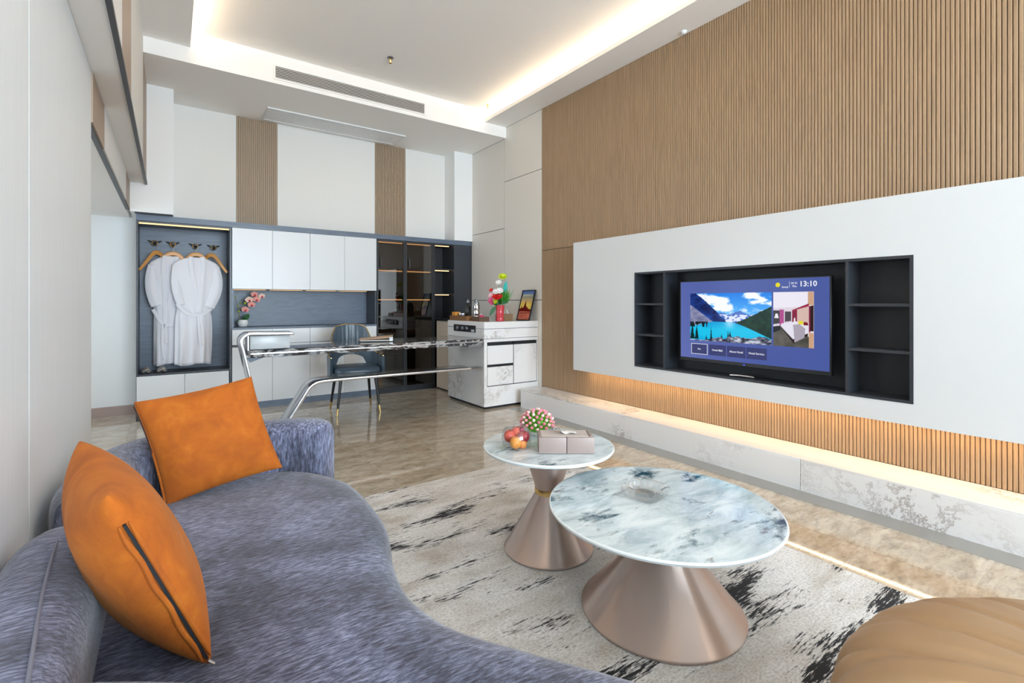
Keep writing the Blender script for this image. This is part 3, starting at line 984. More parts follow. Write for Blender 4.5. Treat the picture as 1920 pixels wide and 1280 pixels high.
bx = empty('storage_box', 'small grey electronic box on the lit shelf inside the smoked-glass cabinet', 'box', (2.53, 6.66, 0.878))
build(B(2.36, 2.70, 6.55, 6.78, 0.878, 1.0), 'casing', mat('grey_device', (0.10, 0.10, 0.115), 0.35), bx, bevel=0.006)
build(B(2.40, 2.52, 6.546, 6.55, 0.91, 0.97), 'front_plate', mat('grey_plate', (0.25, 0.26, 0.28), 0.3), bx)
build(B(2.56, 2.66, 6.546, 6.55, 0.90, 0.98), 'front_plate', M['zip'], bx)

# open lit shelf tower with tall side panel
ot = empty('shelf_tower', 'narrow black open shelf tower with three warm lit shelves and wide end panel', 'shelf', (3.45, 6.64, 0))
build(B(3.139, 3.16, CY, CB, 0.0, 2.116), 'side_panel', M['black'], ot)
build(B(3.475, 3.77, CY, CB, 0.0, 2.116), 'end_panel', M['slatedark'], ot)
build(B(3.16, 3.475, 6.80, CB, 0.0, 2.116), 'back_panel', M['black'], ot)
build(B(3.16, 3.475, CY + 0.004, 6.80, 2.098, 2.116), 'top_panel', M['black'], ot)
for z in (1.722, 1.362, 1.0):
    build(B(3.16, 3.475, CY + 0.004, 6.80, z + 0.008, z + 0.024), 'shelf', M['black'], ot)
for z in (2.092, 1.722, 1.362):
    build(B(3.165, 3.44, 6.52, 6.532, z - 0.002, z + 0.0075), 'led_strip', LEDC, ot)

# low return cabinet between tower and counter
rt = empty('return_cabinet', 'low cream cabinet with black top between marble counter and black shelf tower', 'cabinet', (3.48, 6.05, 0))
build(B(3.185, 3.779, 5.685, 6.415, 0.02, 0.985), 'body', mat('cream_laminate', (0.70, 0.60, 0.49), 0.4), rt)
build(B(3.175, 3.779, 5.685, 6.416, 0.985, 1.005), 'top', M['black'], rt)
build(B(3.20, 3.779, 5.685, 6.415, 0.0, 0.02), 'plinth', M['black'], rt)

# ------------------------------------------------------------------ marble counter
X0, X1, Y0, Y1 = 2.985, 3.778, 4.785, 5.68
ct = empty('marble_counter', 'white marble counter block with drawers standing against the beige wall panels', 'counter', (3.38, 5.2, 0))
build(B(X0 + 0.03, X1, Y0 + 0.03, Y1, 0.0, 0.03), 'plinth', M['black'], ct)
cm = M['marble']
build(B(X0, X0 + 0.02, Y0 + 0.0, Y1, 0.03, 0.82), 'side_slab', cm, ct, bevel=0.0012, seg=1)
build(B(X0 + 0.02, X1, Y0 + 0.04, Y1, 0.03, 0.82), 'core', M['slatedark'], ct)
build(B(X0 + 0.02, X1, Y0, Y0 + 0.04, 0.03, 0.262), 'front_slab', cm, ct)
build(B(X0 + 0.02, X0 + 0.04, Y0, Y0 + 0.04, 0.262, 0.785), 'front_slab', cm, ct)
build(B(3.765, X1, Y0, Y0 + 0.04, 0.262, 0.785), 'front_slab', cm, ct)
build(B(X0 + 0.02, X1, Y0, Y0 + 0.04, 0.785, 0.82), 'front_slab', cm, ct)
for (xa, xb, za, zb) in ((3.032, 3.40, 0.520, 0.742), (3.032, 3.40, 0.272, 0.490)):
    d = build(B(xa, xb, Y0 + 0.001, Y0 + 0.022, za, zb), 'drawer', cm, ct, bevel=0.001, seg=1)
    build(B(xa, xb, Y0 + 0.006, Y0 + 0.039, zb + 0.001, zb + 0.026), 'grip', M['black'], d)
d = build(B(3.412, 3.757, Y0 + 0.001, Y0 + 0.022, 0.272, 0.742), 'door', cm, ct, bevel=0.001, seg=1)
build(B(3.412, 3.757, Y0 + 0.006, Y0 + 0.039, 0.743, 0.778), 'grip', M['black'], d)
build(B(X0 + 0.012, X1, Y0 + 0.012, Y1, 0.82, 0.826), 'shadow_joint', mat('lilac_joint', (0.30, 0.29, 0.36), 0.5), ct)
build(B(X0 - 0.006, X1, Y0 - 0.008, Y1, 0.826, 0.938), 'middle_slab', cm, ct, bevel=0.002, seg=1)
build(B(X0 + 0.008, X1, Y0 + 0.008, Y1, 0.938, 0.944), 'shadow_joint', bpy.data.materials['lilac_joint'], ct)
build(B(X0 - 0.006, X1, Y0 - 0.010, Y1, 0.944, 1.022), 'top_slab', cm, ct, bevel=0.002, seg=1)
sk = build(B(X0 - 0.012, X0 - 0.006, 4.965, 5.505, 0.890, 0.974), 'socket_plate', M['zip'], ct, bevel=0.001, seg=1)
for yk in (5.40, 5.27, 5.16):
    build(MB().lathe([(0.026, 0.0), (0.026, 0.008), (0.020, 0.012)], 18).move(Matrix.Translation((X0 - 0.012, yk, 0.932)) @ Matrix.Rotation(-PI / 2, 4, 'Y')), 'socket', M['steeldark'], sk, True)
build(B(X0 - 0.014, X0 - 0.012, 4.99, 5.06, 0.895, 0.925), 'usb_port', M['frost'], sk)

# ------------------------------------------------------------------ desk
DY0, DY1, DZ = 4.76, 5.42, 0.83
dk = empty('desk', 'long black marble desk on a bent steel ribbon frame, joined to the marble counter', 'desk', (1.7, 5.0, 0))
build(B(0.575, 2.960, DY0 + 0.014, DY1, DZ - 0.066, DZ), 'top', M['blackmarble'], dk, bevel=0.002, seg=1)
build(B(0.575, 2.965, DY0, DY0 + 0.013, DZ - 0.035, DZ - 0.025), 'edge_strip', M['chrome'], dk)
# ribbon: arm -> leg -> floor bend -> lower shelf
rp = [(0.925, 0.968), (0.75, 0.972), (0.60, 0.976), (0.545, 0.968), (0.508, 0.93), (0.505, 0.88), (0.52, 0.82), (0.59, 0.48), (0.665, 0.12), (0.69, 0.045), (0.73, 0.02), (0.775, 0.045),
      (0.83, 0.10), (1.00, 0.36), (1.05, 0.44), (1.10, 0.485), (1.18, 0.505), (1.4, 0.508), (2.0, 0.506), (2.55, 0.503), (2.80, 0.500)]
rp = catmull([(x, 0, z) for x, z in rp], 5)


def ribbon(pts, ya, yb, th):
    """flat bar following pts in the x-z plane, between ya and yb"""
    L, Rr = [], []
    n = len(pts)
    for i, p in enumerate(pts):
        tgt = (pts[min(i + 1, n - 1)] - pts[max(i - 1, 0)]).normalized()
        nx, nz = -tgt.z, tgt.x
        L.append((p.x + nx * th / 2, p.z + nz * th / 2))
        Rr.append((p.x - nx * th / 2, p.z - nz * th / 2))
    rows = []
    for (a, b) in zip(L, Rr):
        rows.append([(a[0], ya, a[1]), (a[0], yb, a[1]), (b[0], yb, b[1]), (b[0], ya, b[1])])
    mb = MB().grid(rows, closed_v=True)
    mb.f.append((0, 1, 2, 3))
    m = (n - 1) * 4
    mb.f.append((m + 3, m + 2, m + 1, m))
    return mb


build(ribbon(rp, DY0 - 0.01, DY0 + 0.25, 0.026), 'ribbon_frame', M['chrome'], dk, bevel=0.004, seg=2, angle=50)
build(B(0.552, 0.562, DY0 + 0.02, DY0 + 0.22, DZ, 0.958), 'post', M['steeldark'], dk)
build(B(0.575, 0.90, DY0 + 0.05, DY0 + 0.20, DZ + 0.004, 0.952), 'acrylic_box', M['frost'], dk, bevel=0.003)
build(MB().extrude([(0.545, DY0 + 0.06, DZ - 0.066), (0.575, DY0 + 0.06, 0.72), (0.70, DY0 + 0.06, DZ - 0.066)], (0, 0.012, 0)), 'gusset', M['slate'], dk)
build(B(2.78, 2.977, DY0 + 0.03, DY0 + 0.25, DZ - 0.09, DZ - 0.066), 'wall_bracket', M['steeldark'], dk)
build(B(2.79, 2.977, DY0 + 0.04, DY0 + 0.20, 0.478, 0.488), 'wall_bracket', M['steeldark'], dk)

fo = empty('desk_folder', 'tan leather desk folder lying tilted on a black stand on the desk', 'folder', (1.86, 5.2, DZ))
Rm = Matrix.Translation((1.84, 5.16, DZ)) @ Matrix.Rotation(math.radians(-22), 4, 'Z')
build(MB().box(-0.17, 0.17, -0.12, 0.12, 0.0, 0.008).move(Rm), 'stand', M['zip'], fo, bevel=0.001, seg=1)
build(MB().box(-0.165, 0.165, -0.115, 0.115, 0.008, 0.022).move(Rm), 'pages', mat('paper', (0.55, 0.52, 0.48), 0.7), fo)
build(MB().extrude([(-0.18, -0.125, 0.022), (0.17, -0.125, 0.04), (0.17, -0.125, 0.058), (-0.18, -0.125, 0.030)], (0, 0.25, 0)).move(Rm), 'cover', mat('tan_cover', (0.48, 0.31, 0.20), 0.45), fo, bevel=0.002, seg=1)
build(MB().box(0.135, 0.172, -0.128, -0.10, 0.008, 0.05).move(Rm), 'clip', M['chrome'], fo)

# ------------------------------------------------------------------ desk chair (built facing -y round the origin, then turned)
ch = empty('desk_chair', 'slate-blue leather armchair with fluted back, gold piping and black gold-tipped legs', 'chair')
seat = MB()
rows = []
for r_, z in ((0.80, 0.435), (0.97, 0.445), (1.0, 0.47), (1.0, 0.495), (0.96, 0.515), (0.85, 0.526), (0.5, 0.532), (0.02, 0.534)):
    row = []
    for k in range(40):
        a = 2 * PI * k / 40
        c, s = math.cos(a), math.sin(a)
        q = (abs(c) ** 3.4 + abs(s) ** 3.4) ** (-1 / 3.4)
        row.append((0.262 * r_ * q * c, 0.255 * r_ * q * s - 0.025, z))
    rows.append(row)
seat.grid(rows, closed_v=True)
seat.f.append(tuple(range(40)))
build(seat, 'seat', M['blueleather'], ch, True, angle=80)


def shell_pt(a, t, r_off=0.0):
    """a: angle from the middle of the back (+y), t: 0 lower edge .. 1 upper edge"""
    A = abs(a)
    f = max(0.0, min(1.0, (A - 0.55) / 0.75))
    f = f * f * (3 - 2 * f)
    top = 0.985 * (1 - f) + 0.635 * f - 0.045 * (A / 0.8) ** 2 * (1 - f)
    g = max(0.0, min(1.0, (A - 0.5) / 0.5))
    g = g * g * (3 - 2 * g)
    bot = (0.635 - 0.05 * (A / 0.6) ** 2) * (1 - g) + 0.425 * g
    z = bot + (top - bot) * t
    lean = 0.10 * max(0, z - 0.45) * (1 if A < 1.4 else 0.4)
    rx, ry = 0.285 + r_off, 0.265 + r_off
    flut = 0.004 * math.cos(a * 34) * max(0, 1 - (A / 0.8) ** 4) * math.sin(PI * min(1, max(0, t))) ** 0.5 if r_off < 0 else 0
    x = (rx + lean * 0.3 + flut) * math.sin(a)
    y = (ry + lean + flut) * math.cos(a)
    if A > PI / 2:
        x = math.copysign(rx, a)
        y = -(A - PI / 2) * ry * 1.1
    return (x, y + 0.0, z)


AM = 2.15
na, nt_ = 97, 12
inn = [[shell_pt(-AM + 2 * AM * i / (na - 1), j / (nt_ - 1), -0.018) for j in range(nt_)] for i in range(na)]
outp = [[shell_pt(-AM + 2 * AM * i / (na - 1), j / (nt_ - 1), 0.014) for j in range(nt_)] for i in range(na)]
loop = [inn[i] + outp[i][::-1] for i in range(na)]
mb = MB().grid(loop, closed_v=True)
mm_ = 2 * nt_
mb.f.append(tuple(range(mm_)))
mb.f.append(tuple((na - 1) * mm_ + j for j in reversed(range(mm_))))
build(mb, 'backrest', M['blueleather'], ch, True, angle=70)
edge = [shell_pt(-AM + 2 * AM * i / 60, 1.0, 0.0) for i in range(61)]
build(MB().tube([(x, y, z + 0.003) for x, y, z in edge], 0.006, 6), 'piping', M['gold'], ch, True)
edge = [shell_pt(-0.95 + 1.9 * i / 30, 0.0, 0.0) for i in range(31)]
build(MB().tube([(x, y, z - 0.002) for x, y, z in edge], 0.004, 6), 'piping', M['gold'], ch, True)
for sx, sy in ((-1, -1), (1, -1), (-1, 1), (1, 1)):
    a = Vector((sx * 0.185, sy * 0.17 - 0.02, 0.44))
    b = Vector((sx * 0.235, sy * 0.235 + 0.0, 0.0))
    m_ = a.lerp(b, 0.80)
    lg_ = build(MB().tube([a, m_], 0.019, 10, scale=[1.0, 0.70]), 'leg', M['legblack'], ch, True)
    build(MB().tube([m_, b], 0.0138, 10, scale=[1.0, 0.72]), 'gold_tip', M['gold'], lg_, True)
build(MB().box(-0.20, 0.20, -0.21, 0.17, 0.415, 0.437), 'seat_frame', M['legblack'], ch)
ch.location = (1.745, 5.62, 0)
ch.rotation_euler = (0, 0, math.radians(-6))

# ------------------------------------------------------------------ rug
RZ = 0.010
tag(build(B(-0.28, 2.56, -0.7, 3.07, 0.0002, RZ), 'rug', M['rug'], None), 'large abstract grey and black rug under the coffee tables', 'rug')

# ------------------------------------------------------------------ sofa
so = empty('sofa', 'curved slate-grey velvet sofa along the white wall with wrap-around back', 'sofa', (0.2, 1.6, RZ))
outl = [(0.60, 2.56), (0.70, 2.36), (0.72, 2.10), (0.695, 1.82), (0.625, 1.58), (0.590, 1.36), (0.62, 1.16), (0.73, 0.97), (0.85, 0.79), (0.96, 0.60), (1.0, 0.40),
        (0.85, 0.20), (0.62, 0.24), (0.38, 0.42), (0.16, 0.62), (-0.06, 0.82), (-0.22, 1.05), (-0.29, 1.40), (-0.31, 1.85), (-0.29, 2.25), (-0.20, 2.54), (0.02, 2.70), (0.30, 2.72), (0.50, 2.66)]
cl = catmull([(x, y, 0) for x, y in outl], 6, True)
n = len(cl)
nor = []
for i in range(n):
    tg = (cl[(i + 2) % n] - cl[i - 2]).normalized()
    nor.append(Vector((-tg.y, tg.x, 0)))
cen = Vector((0.25, 1.5, 0))
if sum((cl[i] - cen).dot(nor[i]) for i in range(n)) < 0:
    nor = [-q for q in nor]
rows = []
for ins, z in ((0.03, 0.06), (0.005, 0.09), (0.0, 0.20), (0.0, 0.33), (0.008, 0.365), (0.028, 0.395), (0.06, 0.414), (0.11, 0.426), (0.18, 0.433)):
    rows.append([(cl[i].x - nor[i].x * ins, cl[i].y - nor[i].y * ins, z) for i in range(n)])
mb = MB().grid(rows, closed_v=True)
mb.f.append(tuple(range((len(rows) - 1) * n, len(rows) * n)))
mb.f.append(tuple(reversed(range(n))))
build(mb, 'seat', M['velvet'], so, True, angle=60)
ins = 0.05
rows = [[(cl[i].x - nor[i].x * q, cl[i].y - nor[i].y * q, z) for i in range(n)] for q, z in ((0.05, RZ), (0.05, 0.065))]
build(MB().grid(rows, closed_v=True), 'plinth', M['black'], so)


def back(path, w_, z0, z1, r_):
    p = catmull([(x, y, (z0 + z1) / 2) for x, y in path], 8)
    m_ = len(p)
    sc = [min(1.0, 0.60 + 0.40 * math.sin(min(1, min(i, m_ - 1 - i) / 6.0) * PI / 2)) for i in range(m_)]
    mbx = MB()
    prof = rrect(w_, z1 - z0, r_, 6)
    rows_ = []
    for i in range(m_):
        tg = (p[min(i + 1, m_ - 1)] - p[max(i - 1, 0)]).normalized()
        sd = Vector((tg.y, -tg.x, 0))
        row = []
        for a, b_ in prof:
            bb = b_ if b_ < 0 else b_ * (0.82 + 0.18 * sc[i])
            q = p[i] + sd * (a * sc[i])
            row.append((q.x, q.y, q.z + bb))
        rows_.append(row)
    mbx.grid(rows_, closed_v=True)
    k_ = len(prof)
    mbx.f.append(tuple(range(k_)))
    mbx.f.append(tuple((m_ - 1) * k_ + j for j in reversed(range(k_))))
    return mbx


build(back([(0.645, 2.53), (0.56, 2.635), (0.40, 2.70), (0.16, 2.73), (-0.06, 2.67), (-0.19, 2.50), (-0.225, 2.28), (-0.235, 2.02)], 0.185, 0.08, 0.655, 0.075), 'backrest', M['velvetback'], so, True, angle=70)
bpath = [(-0.237, 1.80), (-0.237, 1.60), (-0.237, 1.35), (-0.234, 1.13), (-0.228, 0.95), (-0.222, 0.80)]
apath = [(-0.245, 1.03), (-0.18, 0.995), (-0.06, 0.915), (0.10, 0.785), (0.27, 0.64), (0.44, 0.48)]
build(back(bpath, 0.20, 0.08, 0.655, 0.08), 'backrest', M['velvet'], so, True, angle=70)
build(back(apath, 0.20, 0.08, 0.655, 0.08), 'armrest', M['velvet'], so, True, angle=70)
sm = catmull([(-0.236, 1.785, 0.632), (-0.228, 1.60, 0.6565), (-0.212, 1.35, 0.6560), (-0.190, 1.13, 0.6545), (-0.175, 0.98, 0.6530)], 6)
build(MB().tube(sm, 0.0035, 6), 'piping', M['velvetseam'], so, True)


# ------------------------------------------------------------------ cushions
def cushion(root, cx, ax, bx_, T, e=0.075, nseg=36, ex=0.42, T2=None):
    cx, ax, bx_ = Vector(cx), Vector(ax) / 2, Vector(bx_) / 2
    nn = ax.cross(bx_).normalized()

    def pt(u, v_, sgn):
        x = u * (1 - e * (1 - v_ * v_))
        y_ = v_ * (1 - e * (1 - u * u))
        h = (T if sgn >= 0 or T2 is None else T2) * (max(0, (1 - u ** 4)) * max(0, (1 - v_ ** 4))) ** ex * (0.55 + 0.45 * (1 - u * u) * (1 - v_ * v_) ** 0.5)
        h *= 1 + 0.06 * math.sin(5 * u + 3 * v_)
        return cx + ax * x + bx_ * y_ + nn * (sgn * h)
    g = [math.sin(PI / 2 * (-1 + 2 * i / nseg)) for i in range(nseg + 1)]
    mbx = MB()
    for sgn in (1, -1):
        mbx.grid([[tuple(pt(u, v_, sgn)) for v_ in g] for u in g])
    build(mbx, 'cover', M['orange'], root, True, angle=150)
    loop_ = [pt(u, -1, 0) for u in g[:-1]] + [pt(1, v_, 0) for v_ in g[:-1]] + [pt(u, 1, 0) for u in reversed(g[1:])] + [pt(-1, v_, 0) for v_ in reversed(g[1:])]
    return pt, nn


A_, B_, C_ = Vector((-0.187, 1.63, 0.90)), Vector((-0.098, 1.186, 0.885)), Vector((0.073, 1.27, 0.445))
c1 = empty('cushion', 'plump orange velvet cushion seen edge-on with a dark zip slit, nearest the viewer', 'cushion', (0, 1.42, 0.44), 'orange cushions on the sofa')
pt, nn = cushion(c1, (A_ + C_) / 2, A_ - B_, C_ - B_, 0.108, 0.05, T2=0.080)
# near edge is u=-1; v runs from top to bottom
vv = [-0.70 + 1.62 * i / 24 for i in range(25)]
line = [pt(-1.0, v_, 0) for v_ in vv]
outw = -(A_ - B_).normalized()
build(MB().sweep([p + outw * 0.004 for p in line], [(-0.003, -0.003), (0.003, -0.003), (0.003, 0.003), (-0.003, 0.003)], up=nn), 'zip_slit', M['zip'], c1)
for sg in (-1, 1):
    build(MB().tube([p + outw * 0.004 + nn * (sg * (0.0085 + (0.002 * math.sin(0.8 * i) if sg > 0 else 0))) for i, p in enumerate(line)], 0.0055, 8, scale=[min(1, 0.3 + 0.25 * min(i, 24 - i)) for i in range(25)]), 'zip_lip', M['orange'], c1, True)
pull = line[-1] + outw * 0.012
build(MB().tube([pull, pull + Vector((0.012, 0.0, -0.012))], 0.003, 6), 'zip_pull', M['chrome'], c1, True)

c2 = empty('cushion', 'square orange velvet cushion leaning tilted on the far end of the sofa back', 'cushion', (0.15, 2.48, 0.44), 'orange cushions on the sofa')
pt, nn = cushion(c2, (0.150, 2.485, 0.664), (0.435, 0.02, 0.066), (-0.112, 0.12, 0.415), 0.085, 0.055)
lp = [pt(-1.0, -0.92 + 1.84 * i / 24, 0) for i in range(25)]
build(MB().tube([p + Vector((-0.002, 0, 0)) for p in lp], 0.006, 8), 'welt', M['orange'], c2, True)
build(MB().tube([p + Vector((-0.004, -0.004, 0)) for p in lp[12:]], 0.003, 6), 'zip_slit', M['zip'], c2, True)

# ------------------------------------------------------------------ coffee tables
def ctable(label, cx, cy, R, ztop, prof, ring):
    t_ = empty('coffee_table', label, 'table', (cx, cy, RZ), 'round marble-topped coffee tables')
    build(MB().lathe([(0.0001, ztop - 0.018), (R - 0.02, ztop - 0.018), (R - 0.006, ztop - 0.015), (R - 0.001, ztop - 0.006), (R - 0.003, ztop - 0.001), (R - 0.008, ztop)], 96, (cx, cy, 0), cap=False), 'top_rim', M['rim'], t_, True)
    build(MB().lathe([(R - 0.008, ztop - 0.0005), (0.0001, ztop)], 96, (cx, cy, 0), cap=False), 'marble_top', M['tabletop'], t_, True)
    build(MB().lathe(prof, 80, (cx, cy, 0)), 'pedestal', M['taupe'], t_, True, angle=50)
    if ring:
        r, z = ring
        build(MB().lathe([(r - 0.004, z - 0.014), (r + 0.004, z - 0.013), (r + 0.005, z), (r + 0.004, z + 0.013), (r - 0.004, z + 0.014)], 48, (cx, cy, 0), cap=False), 'gold_ring', M['gold'], t_, True)
    return t_


ctable('larger lower round coffee table with blue-white marble top and squat taupe cone base', 1.63, 1.257, 0.455, 0.432,
       [(0.300, RZ), (0.318, RZ + 0.003), (0.320, RZ + 0.010), (0.314, 0.022), (0.085, 0.300), (0.080, 0.312), (0.085, 0.325), (0.20, 0.414)], (0.084, 0.312))
ctable('smaller taller round coffee table with gold ring on its hourglass base, holding tissue box', 1.567, 1.898, 0.33, 0.532,
       [(0.205, RZ), (0.222, RZ + 0.003), (0.224, RZ + 0.010), (0.218, 0.022), (0.066, 0.290), (0.062, 0.303), (0.066, 0.317), (0.128, 0.514)], (0.065, 0.303))

# crystal ashtray
at_ = empty('ashtray', 'square cut-crystal ashtray on the larger marble coffee table', 'ashtray', (1.64, 1.345, 0.4325))
def sq(s_, n_=40, p_=5.0):
    out = []
    for k in range(n_):
        a = 2 * PI * k / n_
        c, s = math.cos(a), math.sin(a)
        q = (abs(c) ** p_ + abs(s) ** p_) ** (-1 / p_)
        out.append((s_ * q * c, s_ * q * s))
    return out
rows = []
for s_, z in ((0.066, 0.0), (0.078, 0.010), (0.084, 0.030), (0.085, 0.044), (0.080, 0.047), (0.066, 0.044), (0.058, 0.020), (0.045, 0.012), (0.001, 0.012)):
    rows.append([])
    for k, (x, y_) in enumerate(sq(s_)):
        zz = z
        if z > 0.04 and k % 10 == 5:
            zz -= 0.012
        fl_ = 1 + (0.02 * (1 if k % 2 else -1) if 0.005 < z < 0.04 and s_ > 0.07 else 0)
        rows[-1].append((x * fl_, y_ * fl_, zz))
mb = MB().grid(rows, closed_v=True)
mb.f.append(tuple(range(40)))
mb.move(Matrix.Translation((1.64, 1.345, 0.4325)) @ Matrix.Rotation(math.radians(9), 4, 'Z'))
build(mb, 'bowl', M['crystal'], at_, False)

# tissue box on the small table
ZT2 = 0.5325
fR = Matrix(((0.8167, 0.5771, 0, 1.426), (-0.5771, 0.8167, 0, 1.798), (0, 0, 1, ZT2), (0, 0, 0, 1)))
tb = empty('tissue_box', 'taupe leather tissue box with divider seam on the smaller coffee table', 'tissue box', fR @ Vector((0.13, 0.07, 0)))
lth = mat('taupe_leather', (0.36, 0.285, 0.26), 0.4)
build(MB().box(0, 0.132, 0, 0.14, 0.0005, 0.078).move(fR), 'box_half', lth, tb, bevel=0.004)
build(MB().box(0.134, 0.264, 0, 0.14, 0.0005, 0.078).move(fR), 'box_half', lth, tb, bevel=0.004)
build(MB().box(0.012, 0.240, 0.014, 0.126, 0.078, 0.081).move(fR), 'lid', mat('pale_taupe_leather', (0.55, 0.49, 0.46), 0.4), tb, bevel=0.002, seg=1)
build(MB().box(0.246, 0.252, 0.010, 0.130, 0.078, 0.083).move(fR), 'lid_edge', lth, tb)
TIS = mat('tissue_paper', (0.88, 0.87, 0.86), 0.9)
g = []
for i in range(14):
    s_ = i / 13
    g.append([(0.075 + 0.11 * s_, 0.045 + 0.05 * q, 0.082 + (0.032 * math.exp(-((s_ - 0.12) / 0.18) ** 2) + 0.008 * math.sin(6 * s_ + 4 * q) ** 2) * (1 - 0.5 * q)) for q in (0, 0.25, 0.5, 0.75, 1)])
build(MB().grid(g).move(fR), 'tissue', TIS, tb, True)

# fruit box
fx, fy = 1.402, 1.945
fb = empty('fruit_box', 'clear plastic fluted fruit box on the smaller coffee table', 'container', (fx, fy, ZT2))
rows = []
for r_, z in ((0.060, 0.001), (0.066, 0.018), (0.070, 0.040), (0.071, 0.044)):
    rows.append([(fx + (r_ + (0.0025 if k % 2 else 0)) * math.cos(2 * PI * k / 64), fy + (r_ + (0.0025 if k % 2 else 0)) * math.sin(2 * PI * k / 64), ZT2 + z) for k in range(64)])
build(MB().grid(rows, closed_v=True), 'fluted_base', M['plastic'], fb)
build(MB().lathe([(0.074, 0.044), (0.074, 0.050), (0.070, 0.072), (0.058, 0.094), (0.040, 0.102), (0.0001, 0.104)], 32, (fx, fy, ZT2), cap=False), 'lid', M['plastic'], fb, True)
fruits = [('apple', 'red apple at the left of the clear fruit box', (-0.034, 0.010, 0.054), 0.031, (0.52, 0.06, 0.035)),
          ('apple', 'dark red apple at the right of the clear fruit box', (0.036, -0.010, 0.055), 0.029, (0.34, 0.02, 0.03)),
          ('orange', 'orange fruit low at the front of the clear fruit box', (-0.005, -0.034, 0.034), 0.030, (0.80, 0.27, 0.03)),
          ('apple', 'pinkish red apple on top at the back of the clear fruit box', (0.004, 0.030, 0.068), 0.030, (0.62, 0.10, 0.06)),
          ('plum', 'small purple plum on top of the clear fruit box contents', (0.026, 0.012, 0.086), 0.013, (0.30, 0.03, 0.10)),
          ('orange', 'second orange fruit low on the right of the clear fruit box', (0.030, -0.030, 0.024), 0.021, (0.78, 0.24, 0.03))]
fr_, ff_ = Vector((0.8167, -0.5771, 0)), Vector((0.5771, 0.8167, 0))
for nm, lb, (a, b_, z), r_, cc in fruits:
    p = Vector((fx, fy, ZT2)) + fr_ * a + ff_ * b_ + Vector((0, 0, z))
    m_ = mat(nm + '_skin', cc, 0.3)
    t = NT(m_)
    t.color(t.ramp(t.noise(t.coords((6, 6, 2)), 14, 3), [(0.35, cc), (0.75, tuple(min(1, c * 1.5 + 0.03) for c in cc))]))
    e_ = empty(nm, lb, 'fruit', (p.x, p.y, p.z - r_), 'fruit in the clear box')
    prof = [(0.0005, -r_ * 0.82), (r_ * 0.4, -r_ * 0.92), (r_ * 0.8, -r_ * 0.62), (r_, 0), (r_ * 0.9, r_ * 0.5), (r_ * 0.55, r_ * 0.86), (r_ * 0.2, r_ * 0.80), (0.0005, r_ * 0.68)]
    build(MB().lathe(prof, 20, (p.x, p.y, p.z), cap=False), 'flesh', m_, e_, True)
    build(MB().tube([(p.x, p.y, p.z + r_ * 0.68), (p.x + 0.002, p.y, p.z + r_ * 1.0)], 0.0012, 5), 'stem', mat('stem_brown', (0.12, 0.07, 0.03), 0.8), e_)

# ball of pink buds in a white pot
GREEN = mat('bright_leaf', (0.16, 0.50, 0.035), 0.5)
DGREEN = mat('dark_leaf', (0.015, 0.11, 0.025), 0.4)
PINK = mat('pink_bud', (0.78, 0.25, 0.32), 0.5)
PALE = mat('pale_bud', (0.88, 0.66, 0.62), 0.5)
WHITEC = mat('white_ceramic', (0.82, 0.83, 0.83), 0.2)
fx, fy = 1.632, 2.072
fp = empty('potted_flowers', 'round ball of pink buds and green leaves in white pot behind the tissue box', 'plant', (fx, fy, ZT2))
build(MB().lathe([(0.030, 0.0), (0.036, 0.004), (0.046, 0.05), (0.043, 0.05), (0.036, 0.03), (0.0001, 0.03)], 24, (fx, fy, ZT2)), 'pot', WHITEC, fp, True)
leaf = MB()
cz = ZT2 + 0.062
for k in range(520):
    th = math.acos(1 - 1.25 * random.random())
    ph = random.random() * 2 * PI
    d = Vector((math.sin(th) * math.cos(ph), math.sin(th) * math.sin(ph), 0.80 * math.cos(th)))
    r_ = 0.072 + 0.012 * random.random()
    p = Vector((fx, fy, cz)) + d * r_
    sd = d.orthogonal().normalized()
    sd.rotate(Matrix.Rotation(random.random() * 6.3, 3, d))
    up_ = d
    leaf.add([p - sd * 0.004 - d * 0.02, p + sd * 0.004 - d * 0.02, p + sd * 0.003 + sd.cross(d) * 0.004, p + d * 0.010], [(0, 1, 2), (0, 2, 3)])
leaf.ball((fx, fy, cz), 0.066, 18, 12, 0.80)
o = build(leaf, 'foliage', GREEN, fp, merge=False)
o['kind'] = 'stuff'
bud = build(MB().lathe([(0.0005, -0.004), (0.0082, -0.002), (0.0092, 0.003), (0.0070, 0.010), (0.0012, 0.0145)], 7, (0, 0, 0), cap=False), 'bud', PINK, fp, True)
bme = bud.data
bme.transform(Matrix.Translation(fp.location))
bpy.data.objects.remove(bud)
bme2 = bme.copy()
bme2.materials.clear()
bme2.materials.append(PALE)
for k in range(78):
    z = 1 - (k + 0.5) / 78 * 1.25
    ph = k * 2.39996
    rr = math.sqrt(max(0, 1 - z * z))
    d = Vector((rr * math.cos(ph), rr * math.sin(ph), 0.80 * z))
    o = link_copy('bud', bme if k % 3 else bme2, fp, Vector((fx, fy, cz)) + d * 0.084)
    o.rotation_euler = d.to_track_quat('Z', 'Y').to_euler()

